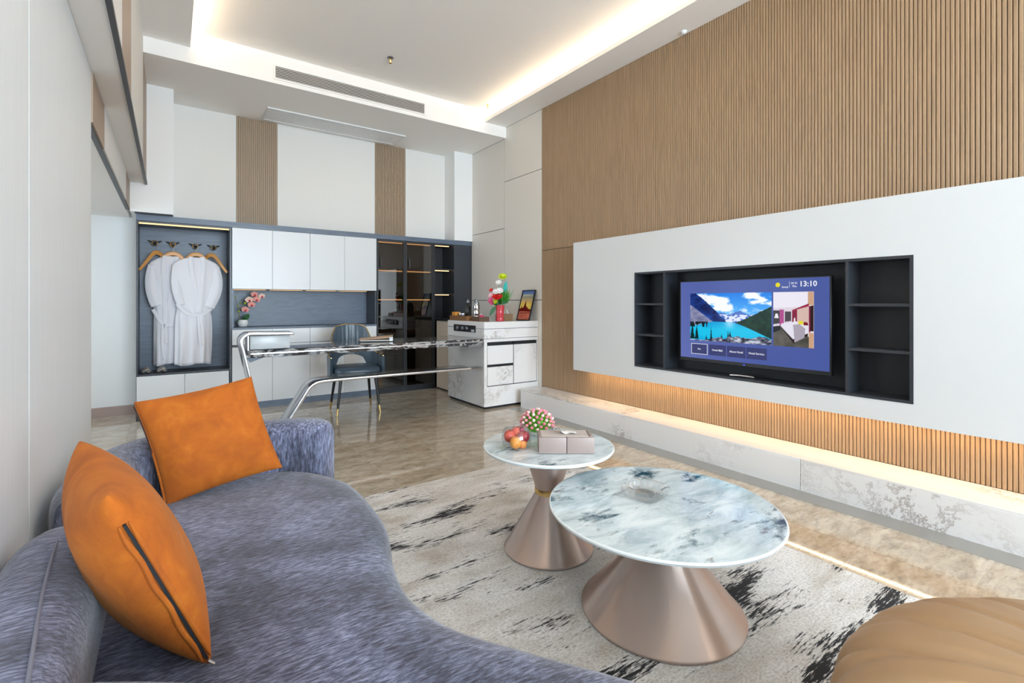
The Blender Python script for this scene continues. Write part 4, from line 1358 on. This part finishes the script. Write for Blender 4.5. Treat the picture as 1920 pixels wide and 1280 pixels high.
# ------------------------------------------------------------------ tan leather ottoman in the near corner
OC = Vector((1.42, -0.04, RZ))
OT = empty('ottoman', 'round tan leather ottoman with gathered pleats at the edge of the rug', 'ottoman', OC)
nA = 220
prof = [(0.40, 0.0), (0.475, 0.02), (0.50, 0.07), (0.53, 0.20), (0.525, 0.32), (0.50, 0.40), (0.44, 0.455), (0.36, 0.485), (0.26, 0.50), (0.15, 0.505), (0.05, 0.49), (0.0005, 0.485)]
P_ = catmull([(a, 0, b_) for a, b_ in prof], 5)
rows = []
for q in P_:
    row = []
    for k in range(nA):
        a = 2 * PI * k / nA
        ws = min(1, max(0, q.z / 0.2)) * min(1, q.x / 0.2)
        pl = (0.5 + 0.5 * math.sin(a * 13 + 2.2 * math.sin(a * 3 + 1) + q.x * 6)) ** 8 * (0.6 + 0.5 * math.sin(a * 4)) + 0.45 * (0.5 + 0.5 * math.sin(a * 23 + 3 * math.sin(2 * a) - q.x * 7)) ** 8
        r_ = q.x * 1.07 - 0.012 * pl * ws
        row.append((OC.x + r_ * math.cos(a), OC.y + r_ * math.sin(a), OC.z + q.z * 1.05 - 0.014 * pl * ws))
    rows.append(row)
mb = MB().grid(rows, closed_v=True)
mb.f.append(tuple(reversed(range(nA))))
build(mb, 'cover', M['tan'], OT, True, angle=120)
build(MB().lathe([(0.0005, 0.512), (0.022, 0.517), (0.028, 0.524), (0.02, 0.532), (0.0005, 0.534)], 20, OC, cap=False), 'button', M['tan'], OT, True)

# ------------------------------------------------------------------ robes, hangers, hooks, slippers
hx = [-0.143, 0.025, 0.241, 0.423]
hz = [1.915, 1.912, 1.905, 1.900]
hl = ['coat hook at the left end of the slate niche', 'coat hook second from the left in the slate niche, ring facing out', 'coat hook third from the left in the slate niche', 'coat hook at the right end of the slate niche']
for k in range(4):
    x, z = hx[k], hz[k]
    h = empty('coat_hook', 'black winged ' + hl[k], 'hook', (x, 6.79, z), 'coat hooks in the niche')
    for s in (-1, 1):
        build(MB().extrude([(x, 6.79, z - 0.012), (x + s * 0.02, 6.79, z + 0.000), (x + s * 0.062, 6.79, z + 0.022), (x + s * 0.066, 6.79, z + 0.038), (x + s * 0.035, 6.79, z + 0.032), (x, 6.79, z + 0.018)][::s], (0, 0.01, 0)), 'wing', M['zip'], h, bevel=0.002, seg=1)
    rg = [(x + 0.026 * math.cos(a), 6.745, z + 0.002 + 0.026 * math.sin(a)) for a in np.linspace(0, 2 * PI, 25)]
    build(MB().tube(rg, 0.0055, 8, up=(0, 1, 0)), 'ring', M['gold'], h, True)
    build(MB().tube([(x, 6.79, z + 0.004), (x, 6.745, z - 0.022)], 0.008, 8), 'peg', M['zip'], h, True)

M['nickel'] = mat('dull_nickel', (0.42, 0.42, 0.42), 0.5, 0.5)
ha = [(-0.118, 6.655, 40), (0.028, 6.68, 2), (0.246, 6.66, -2), (0.391, 6.655, -40)]
hlab = ['honey-coloured wooden hanger turned sideways at the left end, empty', 'honey-coloured wooden hanger inside the collar of the left robe', 'honey-coloured wooden hanger inside the collar of the right robe', 'honey-coloured wooden hanger turned sideways at the right end, empty']
for k in range(4):
    x, y, r_ = ha[k]
    zt = 1.826
    h = empty('coat_hanger', hlab[k], 'hanger', (0, 0, 0), 'wooden hangers in the niche')
    arch = catmull([(-0.225, 0, -0.205), (-0.16, 0, -0.135), (-0.09, 0, -0.055), (-0.045, 0, -0.012), (0, 0, 0), (0.045, 0, -0.012), (0.09, 0, -0.055), (0.16, 0, -0.135), (0.225, 0, -0.205)], 5)
    nA_ = len(arch)
    sc = [0.55 + 0.45 * math.cos(PI / 2 * abs(i - nA_ // 2) / (nA_ // 2)) for i in range(nA_)]
    build(MB().sweep([tuple(p + Vector((0, 0, -0.022))) for p in arch], rrect(0.017, 0.048, 0.007, 3), up=(0, 0, 1), scale=sc), 'arms', M['hanger'], h, True)
    hk = [(0, 0, -0.004), (0, 0, 0.035), (0.016, 0.0, 0.052), (0.020, 0.0, 0.072), (0.004, 0.0, 0.088), (-0.014, 0.0, 0.078)]
    build(MB().tube(catmull(hk, 4), 0.0018, 6, up=(0, 1, 0)), 'hook', M['nickel'], h, True)
    h.location = (x, y, zt)
    h.rotation_euler = (0, 0, math.radians(r_))
    if abs(r_) > 10:
        h.scale = (0.88, 0.88, 1.0)


def robe(label, rows_, yc, thick, seed, sleeves, belt, tails, lapel):
    rt_ = empty('bathrobe', label, 'bathrobe', (sum(r[1] for r in rows_) / len(rows_), yc, rows_[-1][0]), 'white bathrobes in the niche')
    R = random.Random(seed)
    cp = catmull([(l, r, z) for z, l, r in rows_], 5)
    ph = R.random() * 6
    n_ = 72
    out = []
    z_hi, z_lo = rows_[0][0], rows_[-1][0]
    for q in cp:
        l, r, z = q.x, q.y, q.z
        dn = (z_hi - z) / (z_hi - z_lo)
        row = []
        for k in range(n_):
            a = 2 * PI * k / n_
            c, s = math.cos(a), math.sin(a)
            xx = (l + r) / 2 + (r - l) / 2 * math.copysign(abs(c) ** 0.8, c)
            th_ = thick * (0.45 + 0.55 * min(1, dn * 5))
            f = math.sin(xx * 62 + ph + 0.8 * math.sin(z * 5)) * 0.015 + math.sin(xx * 118 + 2 * ph) * 0.007
            f *= max(0, (dn - 0.28)) * 1.6 if dn > 0.28 else 0
            f += 0.004 * math.sin(xx * 30 + z * 22 + ph)
            row.append((xx, yc + th_ / 2 * math.copysign(abs(s) ** 0.7, s) - f * (1 if s < 0 else 0.3), z + (0.012 * math.sin(xx * 24 + ph) if dn > 0.99 else 0)))
        out.append(row)
    mbx = MB().grid(out, closed_v=True)
    mbx.f.append(tuple(range(n_)))
    mbx.f.append(tuple((len(out) - 1) * n_ + j for j in reversed(range(n_))))
    build(mbx, 'body', M['robe'], rt_, True, angle=100)
    for pts, sc_ in sleeves:
        pc = catmull(pts, 5)
        m_ = len(pc)
        build(MB().sweep(pc, [(0.075 * math.cos(2 * PI * k / 18), 0.032 * math.sin(2 * PI * k / 18) + 0.004 * math.sin(k * 1.7)) for k in range(18)], up=(0, 1, 0), scale=[sc_[0] + (sc_[1] - sc_[0]) * math.sin(PI * 0.72 * i / (m_ - 1)) for i in range(m_)]), 'sleeve', M['robe'], rt_, True, angle=100)
    yf = yc - thick / 2
    bc = catmull([(x, yf - 0.010 + dy, z) for x, z, dy in belt], 6)
    build(MB().sweep(bc, rrect(0.008, 0.034, 0.003, 2), up=(0, 0, 1)), 'belt', M['robe'], rt_, True)
    for tl_ in tails:
        build(MB().sweep(catmull([(x, yf - 0.016, z) for x, z in tl_], 5), rrect(0.008, 0.030, 0.003, 2), up=(1, 0, 0.01)), 'belt_tail', M['robe'], rt_, True)
    for lp_ in lapel:
        pl_ = catmull([(x, yf + 0.006 + dy, z) for x, z, dy in lp_], 6)
        build(MB().sweep(pl_, rrect(0.046, 0.014, 0.006, 2), up=(0, -1, 0)), 'lapel', M['robe'], rt_, True)
    return rt_


robe('white cotton bathrobe hanging at the left of the niche, partly behind the other',
     [(1.770, -0.05, 0.065), (1.735, -0.13, 0.11), (1.665, -0.195, 0.17), (1.50, -0.195, 0.16), (1.34, -0.185, 0.15), (1.215, -0.155, 0.14), (1.16, -0.150, 0.13), (1.00, -0.152, 0.13), (0.75, -0.152, 0.12), (0.555, -0.150, 0.12)],
     6.685, 0.10, 3,
     [([(-0.165, 6.665, 1.67), (-0.180, 6.650, 1.52), (-0.165, 6.640, 1.36), (-0.125, 6.640, 1.21)], (0.45, 0.72))],
     [(-0.155, 1.175, 0.012), (-0.11, 1.08, 0), (-0.06, 1.01, -0.004), (0.03, 0.995, 0)],
     [[(-0.062, 1.01), (-0.070, 0.85), (-0.062, 0.68), (-0.045, 0.62)], [(-0.045, 1.01), (-0.040, 0.9), (-0.036, 0.80)]],
     [[(-0.045, 1.775, 0.03), (-0.060, 1.66, 0.004), (-0.052, 1.45, -0.004), (-0.048, 1.2, -0.006), (-0.045, 1.02, -0.006)], [(0.060, 1.77, 0.03), (0.050, 1.66, 0.004), (0.02, 1.45, -0.004), (-0.01, 1.2, -0.006)]])
robe('white cotton bathrobe hanging in front at the right of the niche, belt tied',
     [(1.762, 0.185, 0.305), (1.735, 0.10, 0.375), (1.670, 0.022, 0.462), (1.50, 0.020, 0.455), (1.36, 0.030, 0.440), (1.25, 0.055, 0.410), (1.16, 0.058, 0.385), (1.05, 0.042, 0.398), (0.80, 0.038, 0.398), (0.55, 0.036, 0.386)],
     6.585, 0.11, 8,
     [([(0.430, 6.575, 1.67), (0.450, 6.555, 1.52), (0.430, 6.545, 1.36), (0.365, 6.545, 1.19)], (0.45, 0.78)), ([(0.055, 6.575, 1.67), (0.050, 6.555, 1.50), (0.070, 6.545, 1.36), (0.110, 6.545, 1.22)], (0.45, 0.66))],
     [(0.060, 1.235, 0.02), (0.13, 1.15, 0.0), (0.20, 1.112, -0.002), (0.27, 1.105, -0.004), (0.33, 1.13, 0), (0.388, 1.175, 0.02)],
     [[(0.262, 1.10), (0.268, 0.95), (0.280, 0.80), (0.290, 0.765)], [(0.285, 1.10), (0.300, 0.95), (0.305, 0.78)]],
     [[(0.193, 1.765, 0.03), (0.190, 1.68, 0.004), (0.215, 1.50, -0.004), (0.245, 1.32, -0.006), (0.262, 1.14, -0.008)], [(0.300, 1.768, 0.03), (0.312, 1.68, 0.004), (0.302, 1.50, -0.006), (0.285, 1.32, -0.010), (0.275, 1.14, -0.010)]])

SLIP = mat('grey_slipper_cloth', (0.30, 0.29, 0.28), 0.8)
t = NT(SLIP)
t.color(t.ramp(t.noise(t.coords((1, 1, 1)), 45, 3), [(0.4, (0.13, 0.12, 0.11)), (0.6, (0.48, 0.46, 0.43))]))
for k, (x, lb) in enumerate(((-0.215, 'grey cloth slipper at the left end of the niche shelf'), (-0.075, 'grey cloth slipper just right of the first one on the niche shelf'))):
    sl = empty('slipper', lb, 'slipper', (x, 6.54, 0.4905), 'slippers on the niche shelf')
    ol = [(0.040 * (1 + 0.15 * math.cos(a)) * math.sin(a) + x, 6.54 - 0.105 * math.cos(a)) for a in np.linspace(0, 2 * PI, 25)[:-1]]
    build(MB().prism(ol, 0.4905, 0.502), 'sole', M['legblack'], sl, bevel=0.002, seg=1)
    g = []
    for i in range(9):
        q = i / 8
        yy = 6.54 - 0.10 + 0.125 * q
        hw = 0.046 * math.sin(PI * (0.18 + 0.42 * q))
        hh = 0.050 * math.sin(PI * (0.12 + 0.38 * q))
        g.append([(x + hw * math.cos(a), yy, 0.501 + hh * math.sin(a)) for a in np.linspace(0, PI, 11)])
    build(MB().grid(g), 'upper', SLIP, sl, True)

# ------------------------------------------------------------------ orchid
ox, oy, oz = 0.712, 6.60, 0.9585
orc = empty('potted_orchid', 'pink artificial orchid in a small pale bowl on the slate worktop', 'plant', (ox, oy, oz))
build(MB().lathe([(0.030, 0.0), (0.045, 0.006), (0.060, 0.035), (0.060, 0.06), (0.050, 0.085), (0.044, 0.085), (0.05, 0.06), (0.0005, 0.055)], 28, (ox, oy, oz)), 'bowl', WHITEC, orc, True)


def leafblade(p0, d, ln, wd_, droop=0.3, nrm=(0, -1, 0.3)):
    d = Vector(d).normalized()
    sd = d.cross(Vector(nrm)).normalized()
    g_ = []
    for i in range(8):
        s_ = i / 7
        p = Vector(p0) + d * (ln * s_) + Vector((0, 0, -droop * ln * s_ * s_))
        w_ = wd_ * math.sin(PI * min(0.97, 0.12 + 0.86 * s_)) ** 0.8
        g_.append([tuple(p - sd * w_ + Vector((0, 0, 0.15 * w_))), tuple(p), tuple(p + sd * w_ + Vector((0, 0, 0.15 * w_)))])
    return MB().grid(g_)


build(leafblade((ox + 0.01, oy - 0.01, oz + 0.07), (0.5, -0.2, 0.9), 0.11, 0.032, 0.1), 'leaf', DGREEN, orc, True)
build(leafblade((ox - 0.01, oy - 0.01, oz + 0.07), (-0.7, -0.3, 0.35), 0.08, 0.014, 0.5), 'leaf', DGREEN, orc, True)
build(leafblade((ox, oy - 0.02, oz + 0.07), (0.25, -0.5, 0.7), 0.08, 0.02, 0.3), 'leaf', DGREEN, orc, True)
STEM = mat('orchid_stem', (0.16, 0.15, 0.03), 0.6)
BUD = mat('green_bud', (0.38, 0.50, 0.05), 0.5)
st1 = catmull([(ox - 0.012, oy, oz + 0.06), (ox - 0.04, oy, oz + 0.14), (ox - 0.02, oy, oz + 0.24), (ox + 0.06, oy, oz + 0.30), (ox + 0.13, oy, oz + 0.36), (ox + 0.20, oy, oz + 0.385)], 6)
build(MB().tube(st1, 0.003, 6, up=(0, 1, 0)), 'stem', STEM, orc, True)
st2 = catmull([(ox - 0.018, oy, oz + 0.06), (ox - 0.045, oy, oz + 0.15), (ox - 0.055, oy, oz + 0.26), (ox - 0.082, oy, oz + 0.36)], 6)
build(MB().tube(st2, 0.0025, 6, up=(0, 1, 0)), 'stem', STEM, orc, True)
for (x, z, r_) in ((0.733, 1.243, 0.015), (0.684, 1.250, 0.010), (0.662, 1.210, 0.010), (0.668, 1.148, 0.012), (0.632, 1.316, 0.008)):
    build(MB().ball((x, oy - 0.01, z), r_, 10, 7, 1.15), 'bud', BUD, orc, True)
PET = mat('orchid_petal', (0.82, 0.36, 0.30), 0.55)
PET2 = mat('pale_orchid_petal', (0.88, 0.62, 0.50), 0.55)
LIP = mat('orchid_lip', (0.72, 0.04, 0.07), 0.5)
for k, (x, z, s_, pm) in enumerate(((0.735, 1.162, 1.0, PET), (0.800, 1.222, 1.0, PET), (0.775, 1.280, 1.05, PET2), (0.852, 1.285, 1.0, PET), (0.830, 1.345, 0.95, PET), (0.908, 1.325, 0.9, PET2))):
    yb_ = oy - 0.02 - 0.006 * k
    mbx = MB()
    for j, (an, ln, wd_) in enumerate(((90, 0.042, 0.016), (-150, 0.040, 0.014), (-30, 0.040, 0.014))):
        a = math.radians(an + 12 * (k % 3 - 1))
        mbx = leafblade((x, yb_ + 0.003, z), (math.cos(a), -0.15, math.sin(a)), ln * s_, wd_ * s_, 0.0, (0, -1, 0))
        build(mbx, 'petal', pm, orc, True)
    for j, an in enumerate((20, 160)):
        a = math.radians(an + 12 * (k % 3 - 1))
        build(leafblade((x, yb_, z), (math.cos(a), -0.2, math.sin(a)), 0.046 * s_, 0.024 * s_, 0.05, (0, -1, 0)), 'petal', pm, orc, True)
    build(MB().ball((x + 0.004, yb_ - 0.012, z - 0.008), 0.013, 8, 6, 0.9), 'flower_lip', LIP, orc, True)

# ------------------------------------------------------------------ things on the marble counter
CZ = 1.0222
vx, vy = 3.29, 4.91
VASE = mat('red_glazed_vase', (0.55, 0.055, 0.07), 0.12)
va = empty('flower_vase', 'red ribbed vase holding a bright artificial bouquet on the marble counter', 'vase', (vx, vy, CZ))
build(MB().lathe([(0.040, 0.0), (0.052, 0.004), (0.050, 0.02), (0.044, 0.045), (0.050, 0.06), (0.045, 0.075), (0.052, 0.09), (0.047, 0.105), (0.050, 0.14), (0.056, 0.185), (0.058, 0.195), (0.052, 0.195), (0.044, 0.15), (0.0005, 0.14)], 32, (vx, vy, CZ)), 'body', VASE, va, True)
bq = empty('bouquet', 'artificial bouquet of red, white, pink and lime flowers in the red vase', 'flowers', (vx, vy, CZ + 0.142))
R3 = random.Random(5)
rt3, up3 = Vector((0.8167, -0.5771, 0)), Vector((0, 0, 1))
bw = lambda a, b_, c=0.0: Vector((vx, vy, CZ)) + rt3 * a + up3 * b_ - Vector((0.5771, 0.8167, 0)) * c
fern = MB()
for k in range(260):
    a = R3.gauss(0.050, 0.048)
    z0 = 0.19
    tip = bw(a, 0.24 + 0.17 * R3.random(), R3.uniform(-0.06, 0.06))
    b0 = bw(a * 0.4, 0.20, 0)
    d = tip - b0
    sd = d.cross(Vector((R3.uniform(-1, 1), R3.uniform(-1, 1), 0.2))).normalized() * 0.0045
    md = b0.lerp(tip, 0.55) + Vector((0, 0, 0.012))
    fern.add([b0, md - sd, tip, md + sd], [(0, 1, 2, 3)])
o = build(fern, 'fern_fronds', mat('fern_green', (0.05, 0.30, 0.03), 0.5), bq, merge=False)
o['kind'] = 'stuff'
for (a, b_, ln, wd_, mm) in ((-0.03, 0.20, 0.10, 0.022, DGREEN), (-0.06, 0.22, 0.09, 0.024, DGREEN), (-0.05, 0.17, 0.10, 0.026, DGREEN), (0.02, 0.21, 0.1, 0.02, DGREEN), (-0.02, 0.33, 0.07, 0.02, DGREEN), (-0.03, 0.24, 0.07, 0.02, BUD)):
    p = bw(a, b_, 0.03)
    build(leafblade(p, rt3 * (-0.6 if a < 0 else 0.5) + Vector((0, 0, 0.35 if b_ > 0.18 else -0.5)), ln, wd_, 0.4), 'leaf', mm, bq, True)
FC = {'red': mat('red_petal', (0.68, 0.02, 0.015), 0.5), 'white': mat('white_petal', (0.85, 0.82, 0.82), 0.6), 'pink': mat('magenta_petal', (0.70, 0.10, 0.24), 0.5), 'lime': mat('lime_petal', (0.50, 0.62, 0.01), 0.5), 'teal': mat('teal_feather', (0.03, 0.45, 0.40), 0.6), 'palepink': mat('pale_pink_petal', (0.85, 0.50, 0.55), 0.5)}
for a, b_, r_, cc, nP in ((-0.062, 0.305, 0.034, 'red', 9), (-0.030, 0.290, 0.040, 'red', 11), (0.000, 0.300, 0.030, 'red', 9), (-0.045, 0.355, 0.036, 'white', 14), (-0.005, 0.365, 0.040, 'white', 14), (-0.012, 0.465, 0.034, 'white', 12),
                          (-0.105, 0.375, 0.024, 'red', 8), (-0.108, 0.315, 0.028, 'palepink', 9), (-0.110, 0.255, 0.032, 'pink', 9), (-0.095, 0.220, 0.024, 'pink', 8), (0.035, 0.535, 0.046, 'lime', 12), (-0.055, 0.235, 0.026, 'lime', 8)):
    r_ *= 1.3
    c0 = bw(a, b_, 0.055)
    ax_ = (c0 - bw(0, 0.15, 0)).normalized()
    ax_ = (ax_ - Vector((0.5771, 0.8167, 0)) * 0.8).normalized()
    u_ = ax_.orthogonal().normalized()
    mbx = MB()
    for ring_, (k1, tilt) in enumerate(((1.0, 0.25), (0.62, 0.8))):
        for j in range(nP):
            an = 2 * PI * (j + 0.5 * ring_) / nP
            d = (Matrix.Rotation(an, 3, ax_) @ u_) + ax_ * tilt
            lf = leafblade(c0, d, r_ * k1, r_ * 0.30, 0.0, ax_)
            mbx.add(lf.v, lf.f)
    mbx.ball(c0 + ax_ * 0.004, r_ * 0.22, 8, 5)
    build(mbx, 'blossom', FC[cc], bq, True, merge=False)['kind'] = 'stuff'
    build(MB().tube([bw(a * 0.15, 0.15, 0.0), bw(a * 0.5, 0.15 + (b_ - 0.15) * 0.6, 0.02), c0], 0.002, 5), 'stem', DGREEN, bq)
for a, b_, ln in ((0.075, 0.36, 0.13), (0.095, 0.36, 0.11)):
    build(leafblade(bw(a * 0.7, b_, 0.0), Vector((0, 0, 1)) + rt3 * (0.2 if a < 0.09 else 0.05), ln, 0.026, 0.0, (0, -1, 0)), 'feather', FC['teal'], bq, True)

# framed picture leaning on the beige wall
pf = empty('picture_frame', 'small black-framed sunset temple poster leaning on the beige panels by the slats', 'picture', (3.70, 4.94, CZ))
FA, FB_, FC_ = Vector((3.655, 5.065, CZ + 0.001)), Vector((3.655, 4.795, CZ + 0.001)), Vector((0.105, 0, 0.385))
fn = (FB_ - FA).cross(FC_).normalized()
if fn.x > 0:
    fn = -fn
wv = FB_ - FA
wl_, hl_ = wv.length, FC_.length
wu, hu = wv.normalized(), FC_.normalized()


def frect(a0, a1, b0, b1, d0, d1):
    pts = [FA + wu * a + hu * b_ + fn * d0 for a, b_ in ((a0, b0), (a1, b0), (a1, b1), (a0, b1))]
    return MB().extrude(pts, fn * (d1 - d0))


e = 0.010
for q in ((0, wl_, 0, e), (0, wl_, hl_ - e, hl_), (0, e, e, hl_ - e), (wl_ - e, wl_, e, hl_ - e)):
    build(frect(*q, 0, 0.012), 'frame_bar', M['zip'], pf)
build(frect(0, wl_, 0, hl_, -0.004, 0), 'backing', M['zip'], pf)


def temple(s, t):
    img = lerp((235, 200, 90), (90, 120, 180), np.clip((t - 0.62) / 0.3, 0, 1))
    img = put(img, np.clip((t - 0.55) / 0.1, 0, 1) * np.clip((0.8 - t) / 0.15, 0, 1) * 0.6, (205, 170, 160))
    img = put(img, np.exp(-((t - 0.48) / 0.1) ** 2) * np.clip(fbm(s * 5, t * 9) * 1.6 - 0.3, 0, 1), (250, 235, 120))
    spire = 0.34 + 0.36 * np.maximum(np.exp(-abs(s - 0.42) / 0.09), 0.55 * np.exp(-abs(s - 0.14) / 0.04)) + 0.08 * np.exp(-abs(s - 0.64) / 0.03) + 0.04 * fbm(s * 22, s * 0)
    img = put(img, (t < spire).astype(float), (110, 22, 18))
    w_ = lerp((175, 80, 65), (235, 140, 110), np.clip(fbm(s * 4, t * 26, 3), 0, 1))
    img = put(img, (t < 0.29).astype(float), w_)
    img = put(img, (abs(t - 0.235 + 0.02 * (s - 0.5) ** 2) < 0.014 * (1 - (2 * s - 1) ** 4)).astype(float), (90, 30, 22))
    return img


sheet = picture('poster', pf, temple, 50, 80, FA + wu * e + hu * e + fn * 0.002, wu * (wl_ - 2 * e), hu * (hl_ - 2 * e), 'print')
lettering('BANGKOK', 'lettering', mat('pale_print', (0.72, 0.74, 0.45), 0.5), sheet, FA + wu * (wl_ / 2) + hu * (hl_ * 0.825) + fn * 0.003, wu, hu, 0.042, 'CENTER', 0.0004)

# tissue box behind the vase
WOOD = mat('walnut_wood', (0.22, 0.105, 0.04), 0.45)
t2 = empty('tissue_box', 'brown wooden tissue box behind the red vase on the marble counter', 'tissue box', (3.44, 5.06, CZ))
build(B(3.36, 3.55, 5.0, 5.12, CZ, CZ + 0.085), 'box', mat('brown_box', (0.25, 0.15, 0.08), 0.45), t2, bevel=0.003, seg=1)
g = [[(3.50 + 0.03 * q - 0.02 * s_, 5.05 + 0.02 * q, CZ + 0.085 + 0.07 * s_ * (1 - 0.3 * q)) for q in (0, 0.5, 1)] for s_ in (0, 0.3, 0.6, 1)]
build(MB().grid(g), 'tissue', TIS, t2, True)


def tray(label, xa, xb, ya, yb, h_, cuts, m_):
    tr = empty('wooden_tray', label, 'tray', ((xa + xb) / 2, (ya + yb) / 2, CZ), 'wooden trays on the counter')
    build(B(xa, xb, ya, yb, CZ, CZ + 0.006), 'bottom', m_, tr)
    for q in ((xa, xa + 0.006, ya, yb), (xb - 0.006, xb, ya, yb), (xa + 0.006, xb - 0.006, ya, ya + 0.006), (xa + 0.006, xb - 0.006, yb - 0.006, yb)):
        build(B(*q, CZ + 0.006, CZ + h_), 'side', m_, tr)
    for yc in cuts:
        build(B(xa + 0.006, xb - 0.006, yc - 0.003, yc + 0.003, CZ + 0.006, CZ + h_ - 0.006), 'divider', m_, tr)
    return tr


tray('long wooden tray with orange packets at the left edge of the counter', 2.998, 3.10, 5.22, 5.66, 0.060, (5.50, 5.36), WOOD)
tray('short dark wooden tray with pink sachet beside the silver canister', 3.02, 3.16, 4.95, 5.12, 0.055, (), mat('dark_walnut', (0.11, 0.06, 0.035), 0.5))
ORP = mat('orange_packet', (0.72, 0.30, 0.05), 0.5)
for k in range(4):
    y = 5.53 + 0.03 * k
    o = build(MB().box(-0.038, 0.038, -0.004, 0.004, 0, 0.10).move(Matrix.Translation((3.049, y, CZ + 0.0065)) @ Matrix.Rotation(math.radians(-4 + 2 * k), 4, 'X')), 'drink_packet', ORP, None, bevel=0.002, seg=1)
    tag(o, ['front', 'second', 'third', 'rearmost'][k] + ' of the four upright orange packets in the long wooden tray', 'packet', 'orange packets in the tray')
for k, (x, y) in enumerate(((3.05, 5.455), (3.05, 5.395))):
    cu = empty('steel_cup', ['small steel cup in the long wooden tray, nearer the orange packets', 'small steel cup in the long wooden tray, nearer the silver canister'][k], 'cup', (x, y, CZ + 0.0065), 'steel cups in the tray')
    build(MB().lathe([(0.022, 0), (0.024, 0.004), (0.026, 0.085), (0.023, 0.085), (0.021, 0.008), (0.0005, 0.008)], 20, (x, y, CZ + 0.0065)), 'body', M['chrome'], cu, True)
for k, (x, y, lb) in enumerate(((3.165, 5.47, 'dark glass bottle with steel stopper standing left of the silver canister'), (3.24, 5.40, 'dark glass bottle with steel stopper standing behind the silver canister'))):
    bo = empty('bottle', lb, 'bottle', (x, y, CZ), 'dark bottles on the counter')
    build(MB().lathe([(0.034, 0.0), (0.038, 0.006), (0.038, 0.17), (0.030, 0.195), (0.017, 0.21), (0.016, 0.225)], 24, (x, y, CZ)), 'body', mat('dark_bottle_%d' % k, (0.02, 0.02, 0.018), 0.08), bo, True)
    build(MB().lathe([(0.022, 0.225), (0.024, 0.232), (0.022, 0.25), (0.010, 0.262), (0.012, 0.272), (0.0005, 0.276)], 16, (x, y, CZ)), 'stopper', M['steeldark'], bo, True)
kx, ky = 3.115, 5.255 - 0.08
ca = empty('canister', 'silver ribbed canister standing between the two wooden trays', 'canister', (kx, ky, CZ))
build(MB().lathe([(0.040, 0), (0.044, 0.005), (0.044, 0.06), (0.041, 0.066), (0.044, 0.072), (0.044, 0.13), (0.041, 0.136), (0.044, 0.142), (0.044, 0.20), (0.036, 0.215)], 26, (kx, ky, CZ)), 'body', M['chrome'], ca, True, angle=50)
build(MB().lathe([(0.038, 0.215), (0.040, 0.222), (0.034, 0.236), (0.012, 0.242), (0.012, 0.256), (0.0005, 0.26)], 22, (kx, ky, CZ)), 'lid', M['steeldark'], ca, True)
sa = empty('sachet', 'bright pink sachet in the short dark wooden tray', 'sachet', (3.10, 5.03, CZ + 0.0062))
build(MB().ball((3.10, 5.03, CZ + 0.042), 0.036, 14, 8, 0.98), 'pouch', mat('pink_sachet', (0.70, 0.03, 0.15), 0.5), sa, True)
build(MB().tube([(3.10, 5.03, CZ + 0.074), (3.09, 5.03, CZ + 0.095)], 0.004, 6), 'tie', FC['white'], sa, True)
